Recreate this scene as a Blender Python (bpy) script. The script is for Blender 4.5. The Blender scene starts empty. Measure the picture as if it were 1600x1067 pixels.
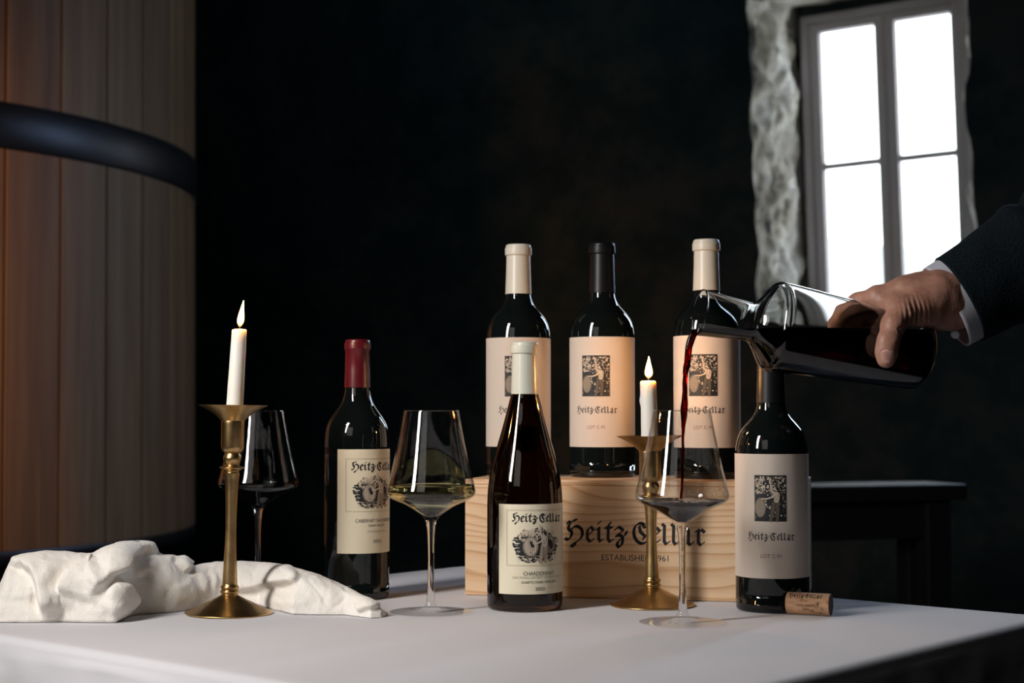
import bpy, bmesh, math, random
import numpy as np
from mathutils import Vector, Matrix, noise
D = bpy.data
SC = bpy.context.scene
COL = SC.collection
PI = math.pi
rnd = random.Random(7)

# ------------------------------------------------------------ camera, sky, lights, exposure
F = 2500.0
PITCH = math.atan(109.5 / F)
CAMZ = 0.975
TZ = 0.75
cam_d = D.cameras.new('camera')
cam = D.objects.new('camera', cam_d)
COL.objects.link(cam)
cam.location = (0, 0, CAMZ)
cam.rotation_euler = (PI / 2 + PITCH, 0, 0)
cam_d.sensor_width = 36
cam_d.lens = 36 * F / 1600
cam_d.clip_start = 0.05
cam_d.dof.use_dof = True
cam_d.dof.focus_distance = 1.80
cam_d.dof.aperture_fstop = 6.3
SC.camera = cam

SC.view_settings.view_transform = 'Standard'
SC.view_settings.look = 'None'
SC.view_settings.gamma = 1
SC.view_settings.exposure = 0.0
SC.view_settings.use_curve_mapping = False
SC.cycles.use_denoising = True
SC.cycles.max_bounces = 14
SC.cycles.transmission_bounces = 12
SC.cycles.transparent_max_bounces = 16
SC.cycles.sample_clamp_indirect = 4.0

world = D.worlds.new('sky')
SC.world = world
world.use_nodes = True
wn = world.node_tree.nodes
wbg = wn['Background']
wbg.inputs[0].default_value = (0.93, 0.965, 1.0, 1)
wbg.inputs[1].default_value = 5.0


def area(name, loc, target, sx, sy, power, color, spread=PI):
    l = D.lights.new(name, 'AREA')
    l.shape = 'RECTANGLE'
    l.size = sx
    l.size_y = sy
    l.energy = power
    l.color = color
    l.spread = spread
    o = D.objects.new(name, l)
    COL.objects.link(o)
    o.location = loc
    d = Vector(target) - Vector(loc)
    o.rotation_euler = d.to_track_quat('-Z', 'Y').to_euler()
    return o


area('key_strip_light', (-0.90, 1.02, 1.58), (0.12, 1.86, 0.86), 0.19, 0.85, 7.6, (1.0, 0.965, 0.94), math.radians(110))
area('blue_rim_light', (1.60, 4.05, 1.95), (0.3, 1.9, 0.80), 0.14, 0.9, 10.5, (0.50, 0.70, 1.0), math.radians(150))
sp = D.lights.new('warm_tank_spot', 'SPOT')
sp.energy = 105
sp.color = (1.0, 0.47, 0.15)
sp.spot_size = math.radians(62)
sp.spot_blend = 1.0
sp.shadow_soft_size = 0.15
spo = D.objects.new('warm_tank_spot', sp)
COL.objects.link(spo)
spo.location = (-1.95, 1.9, 1.60)
spo.rotation_euler = (Vector((-1.45, 3.4, 1.2)) - spo.location).to_track_quat('-Z', 'Y').to_euler()
area('room_fill_light', (-1.2, -0.6, 1.9), (-0.2, 1.9, 0.9), 1.0, 1.0, 1.1, (1.0, 0.96, 0.92), math.radians(110))

area('back_wall_fill', (-0.6, 4.3, 3.05), (0.2, 7.0, 1.0), 1.6, 0.8, 3.0, (0.5, 0.85, 1.0))  # added teal fill, no lamp stands there; lifts the blacks of the back wall

# ------------------------------------------------------------ pixel helper (photograph 1600 x 1067)
cp, spn = math.cos(PITCH), math.sin(PITCH)


def ray(px, py):
    u = (px - 800) / F
    v = (533.5 - py) / F
    return Vector((u, cp - v * spn, spn + v * cp))


def P(px, py, Z):
    d = ray(px, py)
    return Vector((0, 0, CAMZ)) + d * (Z / d.y)


def to_px(p):
    x, y, z = p[0], p[1], p[2] - CAMZ
    dep = y * cp + z * spn
    return 800 + F * x / dep, 533.5 - F * (z * cp - y * spn) / dep


# ------------------------------------------------------------ materials
def new_mat(name):
    m = D.materials.new(name)
    m.use_nodes = True
    nt = m.node_tree
    return m, nt, nt.nodes['Principled BSDF']


def N(nt, typ, **kw):
    n = nt.nodes.new(typ)
    for k, v in kw.items():
        if k in n.inputs:
            n.inputs[k].default_value = v
        else:
            setattr(n, k, v)
    return n


def L(nt, a, b):
    nt.links.new(a, b)


def plain(name, col, rough=0.5, metal=0.0, bump=0.0, bscale=200, ior=1.5, sss=0.0, sssr=(1, .4, .2), ssscale=0.01, spec=None):
    m, nt, b = new_mat(name)
    b.inputs['Base Color'].default_value = (*col, 1)
    b.inputs['Roughness'].default_value = rough
    b.inputs['Metallic'].default_value = metal
    b.inputs['IOR'].default_value = ior
    if spec is not None:
        b.inputs['Specular IOR Level'].default_value = spec
    if sss:
        b.inputs['Subsurface Weight'].default_value = sss
        b.inputs['Subsurface Radius'].default_value = sssr
        b.inputs['Subsurface Scale'].default_value = ssscale
    if bump:
        tc = N(nt, 'ShaderNodeTexCoord')
        n = N(nt, 'ShaderNodeTexNoise', Scale=bscale, Detail=4.0)
        L(nt, tc.outputs['Object'], n.inputs['Vector'])
        bp = N(nt, 'ShaderNodeBump', Strength=bump, Distance=0.001)
        L(nt, n.outputs['Fac'], bp.inputs['Height'])
        L(nt, bp.outputs['Normal'], b.inputs['Normal'])
    return m


def ramp(nt, stops):
    r = N(nt, 'ShaderNodeValToRGB')
    e = r.color_ramp.elements
    while len(e) < len(stops):
        e.new(0.5)
    for k, (p, c) in enumerate(stops):
        e[k].position = p
        e[k].color = (*c, 1)
    return r


def glass_mat(name, col, rough=0.0, ior=1.45, spec=0.5):
    m, nt, b = new_mat(name)
    b.inputs['Base Color'].default_value = (*[c * c for c in col], 1)
    b.inputs['Roughness'].default_value = rough
    b.inputs['IOR'].default_value = ior
    b.inputs['Transmission Weight'].default_value = 1.0
    b.inputs['Specular IOR Level'].default_value = spec
    return m


M = {}
M['glass'] = glass_mat('clear_glass', (0.97, 0.98, 0.98))
M['amber'] = glass_mat('amber_bottle_glass', (0.29, 0.215, 0.12), ior=1.5)
M['white_wine'] = glass_mat('white_wine', (0.99, 0.95, 0.66), ior=1.34, spec=0.15)
M['red_wine'] = glass_mat('red_wine', (0.10, 0.008, 0.016), ior=1.34, spec=0.15)
M['deep_wine'] = glass_mat('deep_red_wine', (0.03, 0.003, 0.006), ior=1.34, spec=0.15)
M['stream_wine'] = glass_mat('poured_red_wine', (0.42, 0.02, 0.03), ior=1.34, spec=0.15)
M['black_glass'] = plain('dark_bottle_glass', (0.004, 0.006, 0.006), 0.03, ior=1.52)
M['cream_cap'] = plain('cream_capsule', (0.66, 0.62, 0.52), 0.32)
M['pale_cap'] = plain('pale_green_grey_capsule', (0.62, 0.62, 0.52), 0.3)
M['black_cap'] = plain('black_capsule', (0.005, 0.0055, 0.007), 0.38, spec=0.35)
M['red_cap'] = plain('burgundy_capsule', (0.085, 0.006, 0.011), 0.30)
M['lot_label'] = plain('blush_cream_label_paper', (0.62, 0.535, 0.455), 0.75, bump=0.15, bscale=900)
M['cream_label'] = plain('cream_label_paper', (0.74, 0.67, 0.50), 0.75, bump=0.15, bscale=900)
M['ink'] = plain('black_ink', (0.008, 0.010, 0.012), 0.6)
M['ink_mid'] = plain('grey_brown_ink', (0.10, 0.08, 0.06), 0.7)
M['ink_half'] = plain('halftone_ink', (0.33, 0.27, 0.20), 0.7)
M['ink_pale'] = plain('pale_print', (0.55, 0.46, 0.36), 0.7)
M['ink_grey'] = plain('light_grey_ink', (0.36, 0.33, 0.27), 0.7)
M['ink_red'] = plain('rust_red_ink', (0.20, 0.045, 0.03), 0.7)
M['ink_gold'] = plain('tan_ink', (0.36, 0.30, 0.18), 0.6)
M['wax'] = plain('candle_wax', (0.86, 0.82, 0.75), 0.45, sss=0.6, sssr=(1, .6, .35), ssscale=0.012)
M['wick'] = plain('wick', (0.01, 0.008, 0.006), 0.9)
M['black_metal'] = plain('blackened_steel', (0.050, 0.050, 0.060), 0.38, metal=0.7, bump=0.3, bscale=30)
M['dark_paint'] = plain('dark_plinth', (0.006, 0.007, 0.010), 0.6)
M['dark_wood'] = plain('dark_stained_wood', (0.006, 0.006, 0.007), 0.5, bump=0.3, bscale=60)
M['frame_paint'] = plain('weathered_grey_paint', (0.40, 0.375, 0.39), 0.6, bump=0.3, bscale=80)
M['nail'] = plain('finger_nail', (0.56, 0.30, 0.24), 0.25, sss=0.2, ssscale=0.004)
M['button'] = plain('pearl_button', (0.55, 0.6, 0.58), 0.25)
M['table_wood'] = plain('table_wood', (0.10, 0.06, 0.035), 0.5)
M['floor'] = plain('dark_concrete_floor', (0.018, 0.018, 0.02), 0.6, bump=0.5, bscale=12)
M['ceiling'] = plain('dark_ceiling', (0.010, 0.010, 0.012), 0.9, bump=0.5, bscale=8)
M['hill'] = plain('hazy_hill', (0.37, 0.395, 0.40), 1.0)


def mk_brass():
    m, nt, b = new_mat('aged_brass')
    tc = N(nt, 'ShaderNodeTexCoord')
    n = N(nt, 'ShaderNodeTexNoise', Scale=45.0, Detail=6.0, Roughness=0.65)
    L(nt, tc.outputs['Object'], n.inputs['Vector'])
    r = ramp(nt, [(0.3, (0.40, 0.255, 0.105)), (0.7, (0.64, 0.44, 0.205))])
    L(nt, n.outputs['Fac'], r.inputs['Fac'])
    L(nt, r.outputs['Color'], b.inputs['Base Color'])
    mr = N(nt, 'ShaderNodeMapRange')
    mr.inputs['To Min'].default_value = 0.25
    mr.inputs['To Max'].default_value = 0.40
    L(nt, n.outputs['Fac'], mr.inputs['Value'])
    L(nt, mr.outputs[0], b.inputs['Roughness'])
    b.inputs['Metallic'].default_value = 1
    return m


M['brass'] = mk_brass()


def mk_cloth(name, col, weave, strength, wr_scale=20, wr=0.3):
    m, nt, b = new_mat(name)
    b.inputs['Base Color'].default_value = (*col, 1)
    b.inputs['Roughness'].default_value = 0.92
    b.inputs['Specular IOR Level'].default_value = 0.15
    b.inputs['Sheen Weight'].default_value = 0.15
    tc = N(nt, 'ShaderNodeTexCoord')
    w = N(nt, 'ShaderNodeTexNoise', Scale=weave, Detail=2.0)
    n = N(nt, 'ShaderNodeTexNoise', Scale=wr_scale, Detail=4.0)
    L(nt, tc.outputs['Object'], w.inputs['Vector'])
    L(nt, tc.outputs['Object'], n.inputs['Vector'])
    b1 = N(nt, 'ShaderNodeBump', Strength=strength, Distance=0.0006)
    b2 = N(nt, 'ShaderNodeBump', Strength=wr, Distance=0.006)
    L(nt, w.outputs['Fac'], b1.inputs['Height'])
    L(nt, n.outputs['Fac'], b2.inputs['Height'])
    L(nt, b2.outputs['Normal'], b1.inputs['Normal'])
    L(nt, b1.outputs['Normal'], b.inputs['Normal'])
    return m


M['tablecloth'] = mk_cloth('tablecloth_cotton', (0.60, 0.585, 0.605), 900, 0.35, 9, 0.25)
M['linen'] = mk_cloth('napkin_linen', (0.80, 0.755, 0.69), 750, 0.9, 90, 0.35)


def mk_sleeve():
    m, nt, b = new_mat('navy_wool')
    tc = N(nt, 'ShaderNodeTexCoord')
    v = N(nt, 'ShaderNodeTexVoronoi', Scale=330.0)
    L(nt, tc.outputs['Object'], v.inputs['Vector'])
    r = ramp(nt, [(0.15, (0.0008, 0.002, 0.003)), (0.6, (0.0032, 0.0080, 0.012))])
    L(nt, v.outputs['Distance'], r.inputs['Fac'])
    L(nt, r.outputs['Color'], b.inputs['Base Color'])
    b.inputs['Roughness'].default_value = 0.9
    b.inputs['Sheen Weight'].default_value = 0.02
    b.inputs['Specular IOR Level'].default_value = 0.2
    b.inputs['Sheen Tint'].default_value = (0.3, 0.6, 0.9, 1)
    bp = N(nt, 'ShaderNodeBump', Strength=0.6, Distance=0.001)
    L(nt, v.outputs['Distance'], bp.inputs['Height'])
    L(nt, bp.outputs['Normal'], b.inputs['Normal'])
    return m


M['sleeve'] = mk_sleeve()


def mk_check():
    m, nt, b = new_mat('checked_shirt_cotton')
    tc = N(nt, 'ShaderNodeTexCoord')
    c = N(nt, 'ShaderNodeTexChecker', Scale=560.0)
    c.inputs['Color1'].default_value = (0.62, 0.62, 0.68, 1)
    c.inputs['Color2'].default_value = (0.36, 0.37, 0.44, 1)
    L(nt, tc.outputs['UV'], c.inputs['Vector'])
    c.inputs['Scale'].default_value = 1.0
    L(nt, c.outputs['Color'], b.inputs['Base Color'])
    b.inputs['Roughness'].default_value = 0.85
    return m


M['shirt'] = mk_check()


def mk_skin():
    m, nt, b = new_mat('skin')
    tc = N(nt, 'ShaderNodeTexCoord')
    n = N(nt, 'ShaderNodeTexNoise', Scale=55.0, Detail=5.0, Roughness=0.6)
    L(nt, tc.outputs['Object'], n.inputs['Vector'])
    r = ramp(nt, [(0.3, (0.34, 0.155, 0.105)), (0.7, (0.49, 0.265, 0.19))])
    L(nt, n.outputs['Fac'], r.inputs['Fac'])
    L(nt, r.outputs['Color'], b.inputs['Base Color'])
    b.inputs['Roughness'].default_value = 0.48
    b.inputs['Subsurface Weight'].default_value = 0.18
    b.inputs['Subsurface Radius'].default_value = (1, 0.35, 0.2)
    b.inputs['Subsurface Scale'].default_value = 0.006
    v = N(nt, 'ShaderNodeTexVoronoi', Scale=620.0)
    L(nt, tc.outputs['Object'], v.inputs['Vector'])
    n2 = N(nt, 'ShaderNodeTexNoise', Scale=230.0, Detail=4.0)
    L(nt, tc.outputs['Object'], n2.inputs['Vector'])
    b1 = N(nt, 'ShaderNodeBump', Strength=0.3, Distance=0.0005)
    b2 = N(nt, 'ShaderNodeBump', Strength=0.35, Distance=0.0012)
    L(nt, v.outputs['Distance'], b1.inputs['Height'])
    L(nt, n2.outputs['Fac'], b2.inputs['Height'])
    L(nt, b2.outputs['Normal'], b1.inputs['Normal'])
    L(nt, b1.outputs['Normal'], b.inputs['Normal'])
    return m


M['skin'] = mk_skin()


def mk_wood(name, stops, axis, scale, stretch, rough=0.5, rand=0.0, bump=0.2, wave=False):
    m, nt, b = new_mat(name)
    tc = N(nt, 'ShaderNodeTexCoord')
    mp = N(nt, 'ShaderNodeMapping')
    s = [1, 1, 1]
    s[axis] = stretch
    mp.inputs['Scale'].default_value = s
    L(nt, tc.outputs['Object'], mp.inputs['Vector'])
    oi = N(nt, 'ShaderNodeObjectInfo')
    add = N(nt, 'ShaderNodeVectorMath', operation='ADD')
    ml = N(nt, 'ShaderNodeMath', operation='MULTIPLY')
    ml.inputs[1].default_value = 37.0
    L(nt, oi.outputs['Random'], ml.inputs[0])
    L(nt, mp.outputs[0], add.inputs[0])
    L(nt, ml.outputs[0], add.inputs[1])
    if wave:
        t = N(nt, 'ShaderNodeTexWave', Scale=scale, Distortion=7.0, Detail=2.5)
        t.inputs['Detail Scale'].default_value = 1.3
        t.bands_direction = 'Z'
        t.wave_profile = 'SAW'
        fine = N(nt, 'ShaderNodeTexNoise', Scale=scale * 6, Detail=4.0)
        L(nt, add.outputs[0], fine.inputs['Vector'])
        mx = N(nt, 'ShaderNodeMix', data_type='FLOAT')
        mx.inputs[0].default_value = 0.25
        L(nt, add.outputs[0], t.inputs['Vector'])
        L(nt, t.outputs['Fac'], mx.inputs[2])
        L(nt, fine.outputs['Fac'], mx.inputs[3])
        fac = mx.outputs[0]
    else:
        t = N(nt, 'ShaderNodeTexNoise', Scale=scale, Detail=7.0, Roughness=0.6)
        L(nt, add.outputs[0], t.inputs['Vector'])
        fac = t.outputs['Fac']
    r = ramp(nt, stops)
    L(nt, fac, r.inputs['Fac'])
    out = r.outputs['Color']
    if rand:
        hs = N(nt, 'ShaderNodeHueSaturation')
        mr = N(nt, 'ShaderNodeMapRange')
        mr.inputs['To Min'].default_value = 1 - rand
        mr.inputs['To Max'].default_value = 1 + rand
        L(nt, oi.outputs['Random'], mr.inputs['Value'])
        L(nt, mr.outputs[0], hs.inputs['Value'])
        L(nt, out, hs.inputs['Color'])
        out = hs.outputs[0]
    L(nt, out, b.inputs['Base Color'])
    b.inputs['Roughness'].default_value = rough
    bp = N(nt, 'ShaderNodeBump', Strength=bump, Distance=0.002)
    L(nt, fac, bp.inputs['Height'])
    L(nt, bp.outputs['Normal'], b.inputs['Normal'])
    return m


def mk_pine():
    m, nt, b = new_mat('pale_pine')
    tc = N(nt, 'ShaderNodeTexCoord')
    oi = N(nt, 'ShaderNodeObjectInfo')
    mp = N(nt, 'ShaderNodeMapping')
    mp.inputs['Scale'].default_value = (2.6, 6, 11)
    L(nt, tc.outputs['Object'], mp.inputs['Vector'])
    add = N(nt, 'ShaderNodeVectorMath', operation='ADD')
    ml = N(nt, 'ShaderNodeMath', operation='MULTIPLY')
    ml.inputs[1].default_value = 13.0
    L(nt, oi.outputs['Random'], ml.inputs[0])
    L(nt, mp.outputs[0], add.inputs[0])
    L(nt, ml.outputs[0], add.inputs[1])
    n = N(nt, 'ShaderNodeTexNoise', Scale=1.0, Detail=1.5, Roughness=0.4)
    L(nt, add.outputs[0], n.inputs['Vector'])
    sx = N(nt, 'ShaderNodeSeparateXYZ')
    L(nt, tc.outputs['Object'], sx.inputs[0])
    a = N(nt, 'ShaderNodeMath', operation='MULTIPLY')
    a.inputs[1].default_value = 95
    L(nt, sx.outputs['Z'], a.inputs[0])
    c = N(nt, 'ShaderNodeMath', operation='MULTIPLY_ADD')
    c.inputs[1].default_value = 11
    L(nt, n.outputs['Fac'], c.inputs[0])
    L(nt, a.outputs[0], c.inputs[2])
    f = N(nt, 'ShaderNodeMath', operation='FRACT')
    L(nt, c.outputs[0], f.inputs[0])
    r = ramp(nt, [(0.0, (0.74, 0.52, 0.325)), (0.45, (0.73, 0.505, 0.31)), (0.74, (0.66, 0.42, 0.235)), (0.86, (0.55, 0.32, 0.155)), (0.95, (0.62, 0.39, 0.21)), (1.0, (0.74, 0.52, 0.325))])
    L(nt, f.outputs[0], r.inputs['Fac'])
    m2 = N(nt, 'ShaderNodeMapping')
    m2.inputs['Scale'].default_value = (12, 60, 420)
    L(nt, tc.outputs['Object'], m2.inputs['Vector'])
    n2 = N(nt, 'ShaderNodeTexNoise', Scale=1.0, Detail=3.0)
    L(nt, m2.outputs[0], n2.inputs['Vector'])
    hs = N(nt, 'ShaderNodeHueSaturation')
    mr = N(nt, 'ShaderNodeMapRange')
    mr.inputs['To Min'].default_value = .86
    mr.inputs['To Max'].default_value = 1.12
    L(nt, n2.outputs['Fac'], mr.inputs['Value'])
    L(nt, mr.outputs[0], hs.inputs['Value'])
    L(nt, r.outputs['Color'], hs.inputs['Color'])
    L(nt, hs.outputs[0], b.inputs['Base Color'])
    b.inputs['Roughness'].default_value = .55
    return m


M['stave'] = mk_wood('oak_stave', [(0.25, (0.21, 0.11, 0.055)), (0.5, (0.36, 0.205, 0.11)), (0.75, (0.47, 0.30, 0.18))], 2, 26, 0.05, 0.55, 0.16, 0.3)
M['pine'] = mk_pine()
M['cork'] = mk_wood('cork_bark', [(0.30, (0.20, 0.09, 0.045)), (0.42, (0.50, 0.28, 0.15)), (0.7, (0.66, 0.40, 0.23))], 0, 160, 0.35, 0.8, 0, 0.4)
M['cork_end'] = mk_wood('wine_stained_cork', [(0.3, (0.03, 0.012, 0.012)), (0.7, (0.09, 0.04, 0.035))], 0, 200, 1, 0.8, 0, 0.4)


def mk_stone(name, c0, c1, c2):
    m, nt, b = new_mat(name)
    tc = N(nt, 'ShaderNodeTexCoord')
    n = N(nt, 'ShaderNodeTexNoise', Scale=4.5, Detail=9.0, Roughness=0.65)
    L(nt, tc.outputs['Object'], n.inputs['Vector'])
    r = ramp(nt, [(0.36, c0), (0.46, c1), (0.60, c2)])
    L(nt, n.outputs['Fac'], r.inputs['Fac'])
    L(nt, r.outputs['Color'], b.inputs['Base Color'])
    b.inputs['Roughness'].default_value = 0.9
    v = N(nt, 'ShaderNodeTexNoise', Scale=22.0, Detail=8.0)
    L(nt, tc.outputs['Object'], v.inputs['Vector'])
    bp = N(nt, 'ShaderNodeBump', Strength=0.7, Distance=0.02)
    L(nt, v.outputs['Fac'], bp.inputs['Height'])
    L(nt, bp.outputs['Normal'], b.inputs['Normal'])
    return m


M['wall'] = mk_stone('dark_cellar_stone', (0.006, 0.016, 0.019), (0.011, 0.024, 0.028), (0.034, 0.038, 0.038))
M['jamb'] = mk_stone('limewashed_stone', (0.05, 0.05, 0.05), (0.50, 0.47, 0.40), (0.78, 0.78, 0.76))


def mk_pane(nm, col=(0.97, 0.985, 0.985), ior=1.47):
    m, nt, b = new_mat(nm)
    nt.nodes.remove(b)
    tr = N(nt, 'ShaderNodeBsdfTransparent')
    tr.inputs[0].default_value = (*col, 1)
    gl = N(nt, 'ShaderNodeBsdfGlossy', Roughness=0.0)
    fr = N(nt, 'ShaderNodeFresnel')
    ge = N(nt, 'ShaderNodeNewGeometry')
    ir = N(nt, 'ShaderNodeMapRange')
    ir.inputs['To Min'].default_value = ior
    ir.inputs['To Max'].default_value = 1 / ior
    L(nt, ge.outputs['Backfacing'], ir.inputs['Value'])
    L(nt, ir.outputs[0], fr.inputs['IOR'])
    mx = N(nt, 'ShaderNodeMixShader')
    L(nt, fr.outputs[0], mx.inputs[0])
    L(nt, tr.outputs[0], mx.inputs[1])
    L(nt, gl.outputs[0], mx.inputs[2])
    L(nt, mx.outputs[0], nt.nodes['Material Output'].inputs[0])
    return m


M['pane'] = mk_pane('window_pane_glass')
M['thin'] = mk_pane('thin_crystal', (0.965, 0.97, 0.97))
M['thin_wet'] = mk_pane('wetted_crystal', (0.965, 0.97, 0.97), 1.2)


def mk_under():
    m, nt, b = new_mat('thin_crystal_underside')
    nt.nodes.remove(b)
    tr = N(nt, 'ShaderNodeBsdfTransparent')
    L(nt, tr.outputs[0], nt.nodes['Material Output'].inputs[0])
    return m


M['thin_under'] = mk_under()


def mk_flame():
    m, nt, b = new_mat('candle_flame')
    nt.nodes.remove(b)
    tc = N(nt, 'ShaderNodeTexCoord')
    sx = N(nt, 'ShaderNodeSeparateXYZ')
    L(nt, tc.outputs['Generated'], sx.inputs[0])
    lw = N(nt, 'ShaderNodeLayerWeight', Blend=0.35)
    r = ramp(nt, [(0.0, (1.0, 0.47, 0.14)), (0.5, (1.0, 0.40, 0.09)), (1.0, (1.0, 0.22, 0.03))])
    L(nt, lw.outputs['Facing'], r.inputs['Fac'])
    e = ramp(nt, [(0.0, (1, 1, 1)), (0.22, (0.2, 0.2, 0.2)), (0.40, (0.014, 0.014, 0.014)), (0.9, (0.004, 0.004, 0.004))])
    L(nt, lw.outputs['Facing'], e.inputs['Fac'])
    h = ramp(nt, [(0.0, (0.0, 0.0, 0.0)), (0.14, (0.02, 0.02, 0.02)), (0.34, (1, 1, 1)), (1.0, (0.6, 0.6, 0.6))])
    L(nt, sx.outputs['Z'], h.inputs['Fac'])
    mu = N(nt, 'ShaderNodeMath', operation='MULTIPLY')
    L(nt, e.outputs['Color'], mu.inputs[0])
    L(nt, h.outputs['Color'], mu.inputs[1])
    m2 = N(nt, 'ShaderNodeMath', operation='MULTIPLY')
    m2.inputs[1].default_value = 200
    L(nt, mu.outputs[0], m2.inputs[0])
    em = N(nt, 'ShaderNodeEmission')
    L(nt, r.outputs['Color'], em.inputs[0])
    L(nt, m2.outputs[0], em.inputs[1])
    tr = N(nt, 'ShaderNodeBsdfTransparent')
    ad = N(nt, 'ShaderNodeAddShader')
    L(nt, em.outputs[0], ad.inputs[0])
    L(nt, tr.outputs[0], ad.inputs[1])
    L(nt, ad.outputs[0], nt.nodes['Material Output'].inputs[0])
    return m


M['flame'] = mk_flame()


# ------------------------------------------------------------ object helpers
def mesh_of(name, verts, faces, mats, midx=None, smooth=True):
    me = D.meshes.new(name)
    me.from_pydata([tuple(v) for v in verts], [], [tuple(f) for f in faces])
    if not isinstance(mats, (list, tuple)):
        mats = [mats]
    for m in mats:
        me.materials.append(m)
    if midx is not None:
        me.polygons.foreach_set('material_index', midx)
    me.polygons.foreach_set('use_smooth', [smooth] * len(me.polygons))
    me.update()
    return me


def link(name, me, parent=None, loc=(0, 0, 0), rot=(0, 0, 0), kind=None):
    o = D.objects.new(name, me)
    COL.objects.link(o)
    if parent:
        o.parent = parent
    o.location = loc
    o.rotation_euler = rot
    if kind:
        o['kind'] = kind
    return o


def tag(o, label, cat, group=None):
    o['label'] = label
    o['category'] = cat
    if group:
        o['group'] = group
    return o


def thing(name, loc, label, cat, rot=(0, 0, 0), group=None):
    o = link(name, None, None, loc, rot)
    o.empty_display_size = 0.05
    return tag(o, label, cat, group)


def lathe(profile, segs=64, closed_profile=False):
    """profile: (r,z) list; r==0 points become poles"""
    V, Fc, idx = [], [], []
    for r, z in profile:
        if r <= 1e-7:
            idx.append([len(V)])
            V.append((0, 0, z))
        else:
            idx.append(list(range(len(V), len(V) + segs)))
            for k in range(segs):
                a = 2 * PI * k / segs
                V.append((r * math.cos(a), r * math.sin(a), z))
    n = len(profile)
    for i in range(n if closed_profile else n - 1):
        A, B = idx[i], idx[(i + 1) % n]
        for k in range(segs):
            k2 = (k + 1) % segs
            if len(A) == 1 and len(B) == 1:
                continue
            if len(A) == 1:
                Fc.append((A[0], B[k2], B[k]))
            elif len(B) == 1:
                Fc.append((A[k], A[k2], B[0]))
            else:
                Fc.append((A[k], A[k2], B[k2], B[k]))
    return V, Fc


def fix_normals(me):
    bm = bmesh.new()
    bm.from_mesh(me)
    bmesh.ops.recalc_face_normals(bm, faces=bm.faces)
    bm.to_mesh(me)
    bm.free()
    return me


def sharp(me, deg=35):
    """flat-looking hard edges on a smooth mesh"""
    bm = bmesh.new()
    bm.from_mesh(me)
    lim = math.radians(deg)
    for e in bm.edges:
        if len(e.link_faces) == 2 and e.calc_face_angle(0) > lim:
            e.smooth = False
    bm.to_mesh(me)
    bm.free()
    return me


def spline(pts, n):
    """Catmull-Rom through points (tuples), n samples per span"""
    out = []
    m = len(pts)
    for i in range(m - 1):
        p0 = pts[max(i - 1, 0)]
        p1 = pts[i]
        p2 = pts[i + 1]
        p3 = pts[min(i + 2, m - 1)]
        for k in range(n):
            t = k / n
            out.append(tuple(0.5 * (2 * b + (c - a) * t + (2 * a - 5 * b + 4 * c - d) * t * t + (3 * b - a - 3 * c + d) * t ** 3)
                             for a, b, c, d in zip(p0, p1, p2, p3)))
    out.append(tuple(pts[-1]))
    return out


def box_vf(x0, x1, y0, y1, z0, z1, bev=0.0):
    bm = bmesh.new()
    bmesh.ops.create_cube(bm, size=1)
    for v in bm.verts:
        v.co = Vector((x0 + (v.co.x + .5) * (x1 - x0), y0 + (v.co.y + .5) * (y1 - y0), z0 + (v.co.z + .5) * (z1 - z0)))
    if bev:
        bmesh.ops.bevel(bm, geom=bm.edges[:], offset=bev, segments=2, affect='EDGES', profile=0.5)
    V = [v.co.copy() for v in bm.verts]
    for i, v in enumerate(bm.verts):
        v.index = i
    Fc = [[v.index for v in f.verts] for f in bm.faces]
    bm.free()
    return V, Fc


def box_obj(name, dims, mat, parent=None, bev=0.001, loc=(0, 0, 0), rot=(0, 0, 0), kind=None):
    V, Fc = box_vf(*dims, bev)
    return link(name, mesh_of(name, V, Fc, mat, smooth=False), parent, loc, rot, kind)


def tube(pts, radii, segs=12, cap=True, flat=None):
    """tube along world points"""
    V, Fc = [], []
    n = len(pts)
    pts = [Vector(p) for p in pts]
    up = Vector((0.13, 0.97, 0.2)).normalized()
    for i in range(n):
        t = (pts[min(i + 1, n - 1)] - pts[max(i - 1, 0)]).normalized()
        a = t.cross(up).normalized()
        b = t.cross(a).normalized()
        for k in range(segs):
            an = 2 * PI * k / segs
            r = radii[i] if not callable(radii) else radii(i, an)
            ra, rb = (r if not isinstance(r, tuple) else r[0]), (r if not isinstance(r, tuple) else r[1])
            V.append(pts[i] + a * math.cos(an) * ra + b * math.sin(an) * rb)
    for i in range(n - 1):
        for k in range(segs):
            k2 = (k + 1) % segs
            Fc.append((i * segs + k, i * segs + k2, (i + 1) * segs + k2, (i + 1) * segs + k))
    if cap:
        Fc.append(tuple(range(segs))[::-1])
        Fc.append(tuple(range((n - 1) * segs, n * segs)))
    return V, Fc


# ------------------------------------------------------------ 2D print shapes (x right, y up, mm)
def hull(pts):
    pts = sorted(set(pts))
    if len(pts) < 3:
        return pts

    def half(ps):
        h = []
        for p in ps:
            while len(h) >= 2 and (h[-1][0] - h[-2][0]) * (p[1] - h[-2][1]) - (h[-1][1] - h[-2][1]) * (p[0] - h[-2][0]) <= 0:
                h.pop()
            h.append(p)
        return h
    a = half(pts)
    b = half(pts[::-1])
    return a[:-1] + b[:-1]


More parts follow.
